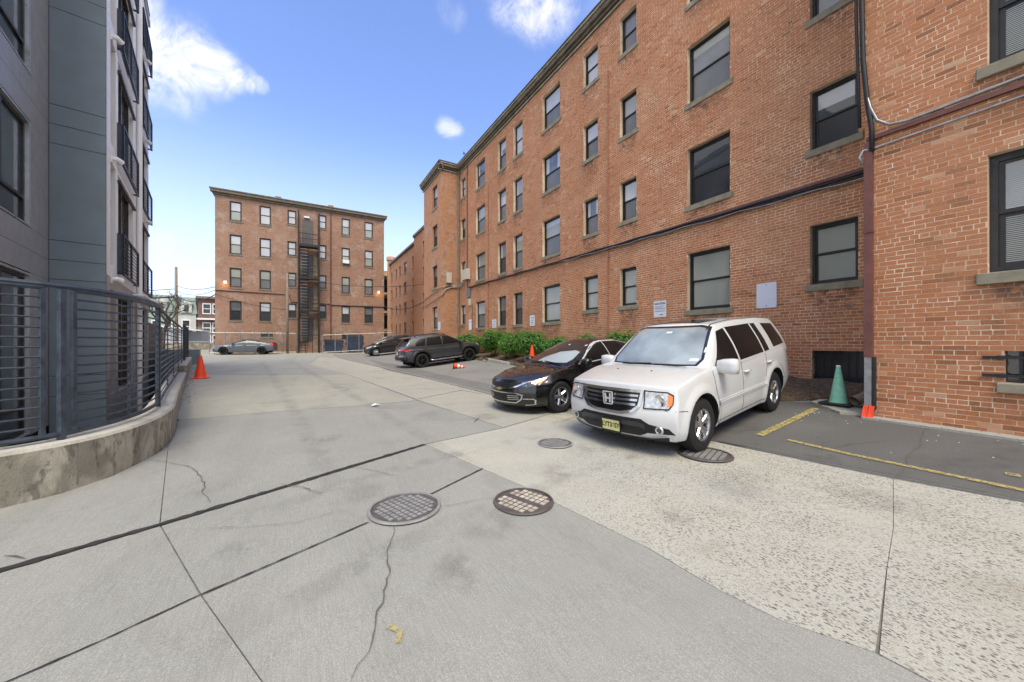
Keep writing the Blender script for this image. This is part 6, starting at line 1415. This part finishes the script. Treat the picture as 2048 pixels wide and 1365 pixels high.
plate(rav, None, .08, 'B', 0, .80, c_platew, c_ink, off=.012); rav.seams([[(-.17, 1.06), (-.16, .44)], [(1.0, 1.05), (.92, .85), (.90, .44)], [(-1.10, 1.07), (-1.05, .9), (-.9, .70)]]); rav.handles([(-.28, .96), (-1.18, .99)]); rav.mirror(.82, 1.03, 1.11, (.09, .12, .085))

# small black hatchback behind it -----------------------------------------
S = dict(xf=2.05, xr=-2.09, wb=2.60, tr=.75, R=.32, tw=.21, ra=.37, az=.02, rr=.205, wm=c_alloy, ns=5, sw=(.055, .045), wr=.2, fl=.015, cr=.8,
    top=[(-2.09, 1.0), (-1.5, 1.05), (1.1, 1.02), (1.4, .98), (1.8, .90), (2.05, .80)], drop=[(-2.1, 0), (1, .03), (2.05, .08)], bot=[(-2.09, .36), (-1.2, .22), (1.2, .22), (2.05, .24)], w=[(-2.09, .76), (-1.7, .85), (0, .875), (1.4, .87), (1.8, .84), (2.05, .74)],
    side=[(0, .92), (.15, .975), (.4, 1.0), (.65, 1.0), (.85, .97), (1, .93)], ff=[(.2, -.08), (.4, .0), (.6, .02), (.85, -.1)], fr=[(.3, 0), (.6, .03), (1.0, -.02)], kf=.30, kr=.15,
    gz=.95, gf=[(0, 1.55), (.25, 1.25), (.5, .95), (.75, .64), (1, .25)], gr=[(0, -2.02), (.4, -1.95), (.8, -1.78), (1, -1.62)], gw=[(0, .85), (.2, .84), (.5, .77), (.85, .66), (1, .59)], roof=[(0, 1.51), (.3, 1.57), (.6, 1.59), (.85, 1.57), (1, 1.53)], rc=.05, kw=.16)
pf = Vector((5.3, 31.2)); dv_ = Vector((-1, -.04)).normalized(); side_ = Vector((dv_.y, -dv_.x)) * .82
loc, hd, pt = seat(pf + side_, pf + side_ - dv_ * 2.6)
bol = Car('black_hatchback', S, p_dark, 'small black hatchback with silver wheels parked beyond the grey crossover', loc, hd, pt)
bol.sidewin([[(1.05, 1.06), (.5, 1.33), (.16, 1.42), (-.12, 1.44), (-.14, 1.06)], [(-.2, 1.06), (-.18, 1.44), (-.95, 1.42), (-1.05, 1.08)], [(-1.12, 1.1), (-1.02, 1.43), (-1.4, 1.36), (-1.6, 1.15)]], c_tint, c_chrome, [([(1.2, 1.035), (-1.6, 1.05)], .02)])
bol.patch('windscreen', [(-.62, 1.06), (.62, 1.06), (.5, 1.48), (-.5, 1.48)], 'F', c_wind, .004)
for sg_ in (1, -1):
    bol.patch('headlight', [(sg_ * y, z) for y, z in ((.40, .74), (.70, .86), (.74, .80), (.70, .70), (.44, .68))], 'F', c_lens, .008)
    bol.strip('bumper_trim', [(sg_ * .45, .36), (sg_ * .70, .42)], .03, 'F', c_chrome, .012)
bol.patch('grille', [(-.40, .48), (.40, .48), (.36, .32), (-.36, .32)], 'F', c_plast, .006); plate(bol, None, .08, 'F', 0, .52, c_platew, c_ink); bol.seams([[(-.17, 1.04), (-.15, .3)], [(1.05, 1.02), (.95, .3)]]); bol.mirror(.85, .98, 1.06, (.09, .11, .07))

# blue grey sedan across the end -------------------------------------------
S = dict(xf=2.30, xr=-2.36, wb=2.735, tr=.77, R=.325, tw=.215, ra=.365, az=.01, rr=.215, wm=c_blkw, ns=5, split=True, sw=(.028, .022), fl=.012, cr=.74,
    top=[(-2.36, .98), (-2.2, 1.03), (-1.6, 1.0), (.8, .94), (1.3, .90), (1.9, .83), (2.3, .70)], drop=[(-2.4, .03), (0, .02), (1.6, .07), (2.3, .05)], bot=[(-2.36, .34), (-1.2, .18), (1.2, .18), (2.3, .20)], w=[(-2.36, .80), (-2.0, .87), (0, .885), (1.4, .885), (1.9, .86), (2.3, .76)],
    side=[(0, .93), (.12, .975), (.35, 1.0), (.6, .995), (.8, .97), (1, .915)], ff=[(.15, -.08), (.3, .0), (.5, .02), (.7, -.06), (.8, -.1)], fr=[(.2, 0), (.5, .03), (.8, .03), (1.0, -.03)], kf=.34, kr=.16,
    gz=.88, gf=[(0, 1.25), (.25, .95), (.5, .65), (.75, .35), (1, .02)], gr=[(0, -2.1), (.3, -1.85), (.6, -1.5), (.85, -1.15), (1, -.9)], gw=[(0, .845), (.2, .83), (.5, .76), (.85, .64), (1, .56)], roof=[(0, 1.34), (.3, 1.395), (.6, 1.41), (.85, 1.395), (1, 1.37)], rc=.05, kw=.17, kb=.12)
loc, hd, pt = seat((-5.62, 39.9), (-2.88, 39.55))
civ = Car('blue_grey_sedan', S, p_blue, 'blue grey sedan with black wheels parked across the end of the alley', loc, hd, pt)
civ.sidewin([[(.74, .97), (.40, 1.15), (.1, 1.27), (-.2, 1.32), (-.24, .97)], [(-.31, .97), (-.27, 1.33), (-.8, 1.29), (-1.25, 1.13), (-1.32, 1.0)], [(-1.37, 1.01), (-1.3, 1.12), (-1.6, 1.02)]])
civ.patch('windscreen', [(-.64, .98), (.64, .98), (.5, 1.32), (-.5, 1.32)], 'F', c_wind2, .004); civ.patch('grille', [(-.5, .5), (.5, .5), (.55, .3), (-.55, .3)], 'F', c_plast, .006)
for sg_, d in ((1, 'L'), (-1, 'R')):
    civ.patch('headlight', [(sg_ * y, z) for y, z in ((.42, .66), (.76, .70), (.76, .60), (.45, .59))], 'F', c_lensd, .008); civ.patch('tail_light', [(sg_ * y, z) for y, z in ((.35, .92), (.78, .95), (.78, .80), (.5, .78))], 'B', c_red, .010)
    civ.patch('tail_light', [(-1.93, .92), (-2.26, .95), (-2.28, .82), (-2.1, .80)], d, c_red, .008); civ.patch('bumper_vent', [(2.02, .50), (2.2, .48), (2.18, .33), (2.05, .32)], d, c_plast, .006)
sp = MB(); sp.box(-2.38, -2.15, -.66, .66, 1.045, 1.075); bevel(sp.build('spoiler', c_gloss, civ.e, world=False), .01, 1)
civ.seams([[(-.27, .95), (-.25, .3)], [(.95, .92), (.9, .3)], [(-1.3, .98), (-1.2, .75), (-1.0, .55)]]); civ.handles([(-.12, .80), (-1.15, .83)]); civ.mirror(.70, .96, .985, (.09, .11, .065))

# ------------------------------------------------------------------ shrubs
m_leaf, t, b = mt('leaf'); P = pos(t); at = nd(t, 'ShaderNodeAttribute', attribute_name='tint')
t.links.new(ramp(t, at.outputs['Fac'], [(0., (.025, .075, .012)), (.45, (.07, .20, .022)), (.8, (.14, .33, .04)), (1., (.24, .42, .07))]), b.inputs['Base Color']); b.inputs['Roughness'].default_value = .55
b.inputs['Subsurface Weight'].default_value = 0.0
tl = nd(t, 'ShaderNodeBsdfTranslucent'); tl.inputs[0].default_value = (.10, .26, .03, 1); mx = nd(t, 'ShaderNodeMixShader'); mx.inputs[0].default_value = .22
t.links.new(b.outputs[0], mx.inputs[1]); t.links.new(tl.outputs[0], mx.inputs[2])
for n in t.nodes:
    if n.type == 'OUTPUT_MATERIAL': t.links.new(mx.outputs[0], n.inputs[0])
m_dry = pm('dry_leaf', (.13, .085, .045), .9, var=.5, scale=30)
m_core = pm('shrub_shade_core', (.010, .018, .006), .95, var=.3)
def shrub(x, y, rx, ry, h, lab, seed, n=8500):
    r_ = np.random.default_rng(seed); z = zg(x, y) + .1; e = empty('shrub', (x, y, z), label=lab, cat='shrub', group='shrubs along the brick wall')
    lobes = [(x + r_.normal(0, .34) * rx, y + r_.normal(0, .34) * ry, z + h * (.42 + .26 * r_.random()), .40 + .2 * r_.random()) for _ in range(8)] + [(x, y, z + h * .55, .78)]
    V = []; F = []; T = []; k = 0
    while k < n:
        lx, ly, lz, ls = lobes[r_.integers(len(lobes))]; d = r_.normal(size=3); d /= np.linalg.norm(d); rad = r_.random() ** .22
        p_ = np.array([lx + d[0] * rad * ls * rx, ly + d[1] * rad * ls * ry, lz + d[2] * rad * ls * h * .62])
        if p_[2] < z + .06 or p_[2] > z + h * 1.02: continue
        nrm = d + r_.normal(0, .55, 3); nrm /= np.linalg.norm(nrm); a = np.cross(nrm, r_.normal(size=3)); a /= np.linalg.norm(a); b_ = np.cross(nrm, a); L_ = r_.uniform(.028, .058); w_ = L_ * r_.uniform(.35, .55)
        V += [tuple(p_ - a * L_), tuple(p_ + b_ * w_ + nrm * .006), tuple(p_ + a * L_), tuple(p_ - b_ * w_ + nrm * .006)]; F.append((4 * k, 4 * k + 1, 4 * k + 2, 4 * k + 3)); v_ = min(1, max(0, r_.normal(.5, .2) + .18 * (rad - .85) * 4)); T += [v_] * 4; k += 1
    me = bpy.data.meshes.new('foliage'); me.from_pydata(V, [], F); me.materials.append(m_leaf); me.attributes.new('tint', 'FLOAT', 'POINT').data.foreach_set('value', T); me.update()
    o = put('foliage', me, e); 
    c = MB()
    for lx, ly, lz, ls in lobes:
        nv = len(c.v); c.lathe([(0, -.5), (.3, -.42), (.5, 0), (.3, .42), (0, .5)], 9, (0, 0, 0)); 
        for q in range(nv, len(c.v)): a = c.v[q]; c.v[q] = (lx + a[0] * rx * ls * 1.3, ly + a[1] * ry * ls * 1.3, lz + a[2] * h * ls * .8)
    c.build('dark_core', m_core, e, True)  # near-black lobes put inside the foliage as its inner shade
    st_ = MB()
    for q in range(4): a = q * 1.7; st_.tube([(x + .06 * math.cos(a), y + .06 * math.sin(a), z - .1), (x + .25 * rx * math.cos(a), y + .25 * ry * math.sin(a), z + h * .45)], [.03, .015], 6)
    st_.build('stem', m_bark, e, True)
for i, (x, y, rx, ry, h, lab) in enumerate([
    (9.25, 21.4, .80, 1.35, 1.45, 'green shrub at the nose of the grey crossover'), (9.2, 18.0, .75, .85, 1.55, 'rounded green shrub just past the nose of the grey crossover'),
    (9.1, 16.1, .70, .8, 1.42, 'green shrub standing over the broken wheel stop'), (9.0, 14.0, .75, .95, 1.5, 'big green shrub behind the upright cone'), (9.25, 12.0, .65, .9, 1.12, 'low green shrub behind the roof of the black sedan'),
    (9.3, 10.3, .6, .9, 1.18, 'clipped green shrub behind the black sedan under the narrow window'), (9.25, 8.6, .65, .85, 1.35, 'taller green shrub between the black sedan and the white suv'), (9.3, 7.1, .6, .7, 1.25, 'green shrub half hidden behind the white suv')]):
    shrub(x, y, rx, ry, h, lab, 20 + i)

# ------------------------------------------------------------------ cones, wheel stops, bits
def cone(loc, h, rb, mat, base, lab, rot=(0, 0, 0), collars=(), squash=1., bs=None):
    e = empty('traffic_cone', loc, rot, lab, 'traffic cone', 'traffic cones'); rt = rb * .22
    B_ = MB(); bs = bs or rb * 1.35; B_.box(-bs, bs, -bs, bs, 0, .035); bevel(B_.build('base', base, e, world=False), .012, 2)
    c = MB(); n = 10; prof = [(rb * 1.08, .034), (rb, .06)] + [(rb + (rt - rb) * q / n, .06 + (h - .06) * q / n) for q in range(1, n + 1)] + [(rt * .7, h + .004), (rt * .7, h - .1)]
    c.lathe(prof, 28); c.build('cone', mat, e, True, 40, False)
    for z0, z1 in collars:
        f_ = lambda z: rb + (rt - rb) * (z - .06) / (h - .06) + .003
        k = MB(); k.lathe([(f_(z0) - .004, z0), (f_(z0), z0), (f_(z1), z1), (f_(z1) - .004, z1)], 28); k.build('reflective_collar', m_white, e, True, 40, False)
    return e
x, y = Gp(401, 757); cone((x, y, zg(x, y)), .86, .185, m_orange, m_orange, 'orange cone standing by the low wall on the left')
x, y = Gp(1662, 806); cone((8.55, 2.78, zg(8.55, 2.78) + .05), .71, .130, m_green, m_rub, 'faded green cone on black base beside the drainpipe', collars=[(.69, .715)], bs=.23)
x, y = Gp(905, 738); cone((x + .02, y - .1, zg(x, y) + .15), .56, .12, m_orange, m_rub, 'orange and white cone lying on its side by the grey crossover', (R(3), R(98), R(-28)), [(.20, .29), (.36, .44)])
cone((8.1, 12.35, zg(8.1, 12.35) + .05), .95, .17, m_orange, m_orange, 'orange cone standing among the shrubs beyond the black sedan')
def wheel_stop(a, b2, lab):
    a, b2 = Vector(a), Vector(b2); za, zb = zg(*a), zg(*b2); d = (b2 - a).normalized(); q = Vector((-d.y, d.x)); V = []
    for p_, z in ((a, za), (b2, zb)):
        for o_, hh in ((-.09, 0), (-.07, .1), (-.04, .13), (.04, .13), (.07, .1), (.09, 0)): r_ = p_ + q * o_; V.append((r_.x, r_.y, z + hh))
    o = MB().add(V, [(i, i + 1, i + 7, i + 6) for i in range(5)] + [(5, 4, 3, 2, 1, 0), (6, 7, 8, 9, 10, 11)]).build('wheel_stop', m_cw); bevel(o, .01, 1); tag(o, lab, 'wheel stop', 'concrete wheel stops')
wheel_stop(Gp(978, 722), Gp(1018, 730), 'pale concrete wheel stop in front of the shrubs'); wheel_stop((8.25, 3.75), (8.3, 5.4), 'concrete wheel stop behind the white suv'); wheel_stop((8.3, 8.3), (8.25, 9.9), 'concrete wheel stop behind the black sedan')
sl_ = sheet('concrete_pad', [(8.15, 2.32), (8.05, 2.6), (8.5, 3.18), (9.3, 3.05), (9.3, 2.35)], m_cw, None, .05, .3, .1); tag(sl_, 'rough concrete pad under the green cone', 'pad', kind='structure')
bp = MB(); bp.tube([(8.42, 2.52, .56), (8.75, 2.40, .68)], .085, 16, cap=False); bp.tube([(8.75, 2.40, .68), (8.42, 2.52, .56)], .072, 16, cap=False); tag(bp.build('drain_pipe_stub', m_sillbr, None, True), 'broken brown drain pipe stub lying on the concrete pad', 'pipe')
of = MB()
for k, a in enumerate((0, .07)): of.add([(8.03, 2.17 + a, .36), (8.02, 2.24 + a, .36), (8.06, 2.22 + a, .56), (8.06, 2.16 + a, .56), (8.0, 2.17 + a, .36), (7.99, 2.24 + a, .36), (8.04, 2.22 + a, .56), (8.04, 2.16 + a, .56)], MB.BF)
tag(of.build('orange_shoe', m_orange), 'orange plastic foot at the bottom of the downspout', 'pipe shoe')
def rock(name, x, y, r_, mat, lab, cat, group, seed):
    q = random.Random(seed); bm_ = bmesh.new(); bmesh.ops.create_icosphere(bm_, subdivisions=2, radius=r_)
    for v in bm_.verts: v.co *= 1 + q.uniform(-.25, .25); v.co.z *= .55; v.co += Vector((x, y, zg(x, y) + .02 + r_ * .3))
    me = bpy.data.meshes.new(name); bm_.to_mesh(me); bm_.free(); me.materials.append(mat); o = put(name, me); tag(o, lab, cat, group)
for i, (px, py, r_) in enumerate(((963, 719, .10), (968, 723, .07), (975, 720, .12), (972, 724, .06))): rock('rubble', *Gp(px, py), r_, m_cw if i % 2 else m_stone, 'lump of broken concrete at the end of the wheel stop', 'rubble', 'broken concrete by the wheel stop', i)
# paper scrap and litter
x, y = Gp(752, 813); pp = MB(); pp.add([(x - .09, y - .05, zg(x, y) + .02), (x, y - .07, zg(x, y) + .05), (x + .1, y - .02, zg(x, y) + .02), (x + .07, y + .06, zg(x, y) + .03), (x - .02, y + .07, zg(x, y) + .06), (x - .1, y + .05, zg(x, y) + .02)], [(0, 1, 4, 5), (1, 2, 3, 4)]); tag(pp.build('paper_scrap', m_paper), 'crumpled white paper scrap on the alley concrete', 'litter')
dot = MB()
for k in range(60):
    x, y = 8.0 - abs(random.gauss(0, .7)), 2.3 + random.uniform(-2.2, .9)
    if k > 36: x, y = random.uniform(5.5, 8.3), random.uniform(10, 17)
    z = zg(x, y) + .006; a = random.uniform(.004, .011); dot.add([(x - a, y - a * .6, z), (x + a, y - a * .4, z), (x + a * .5, y + a, z + a * .6), (x - a * .7, y + a * .6, z)], [(0, 1, 2), (0, 2, 3), (0, 1, 3), (1, 2, 3)])
leaf = MB(); lr = random.Random(3)
for k in range(700):
    if k < 330: i = lr.randrange(70, len(CRV) - 5); x, y = CRV[i][0] + abs(lr.gauss(0, .12)) + .02, CRV[i][1] + lr.uniform(-.1, .1)
    elif k < 560: x, y = 8.3 - abs(lr.gauss(0, .35)), lr.uniform(3.5, 22)
    else: x, y = lr.uniform(-2, 7.5), lr.uniform(3, 26)
    z = zg(x, y) + .014; a = lr.uniform(.008, .026) * (1 if k < 560 else .6); q = lr.uniform(0, 6.28); ca, sa = math.cos(q) * a, math.sin(q) * a
    leaf.add([(x - ca, y - sa, z), (x + sa * .5, y - ca * .5, z + a * lr.uniform(0, .6)), (x + ca, y + sa, z), (x - sa * .5, y + ca * .5, z + a * lr.uniform(0, .6))], [(0, 1, 2, 3)])
ll = leaf.build('leaf_litter', m_dry); tag(ll, 'dry brown leaf scraps along the low wall and the foot of the bays', 'leaf litter', kind='stuff')
lt = dot.build('litter_specks', m_paper); tag(lt, 'tiny white specks of litter scattered over the asphalt', 'litter', kind='stuff')
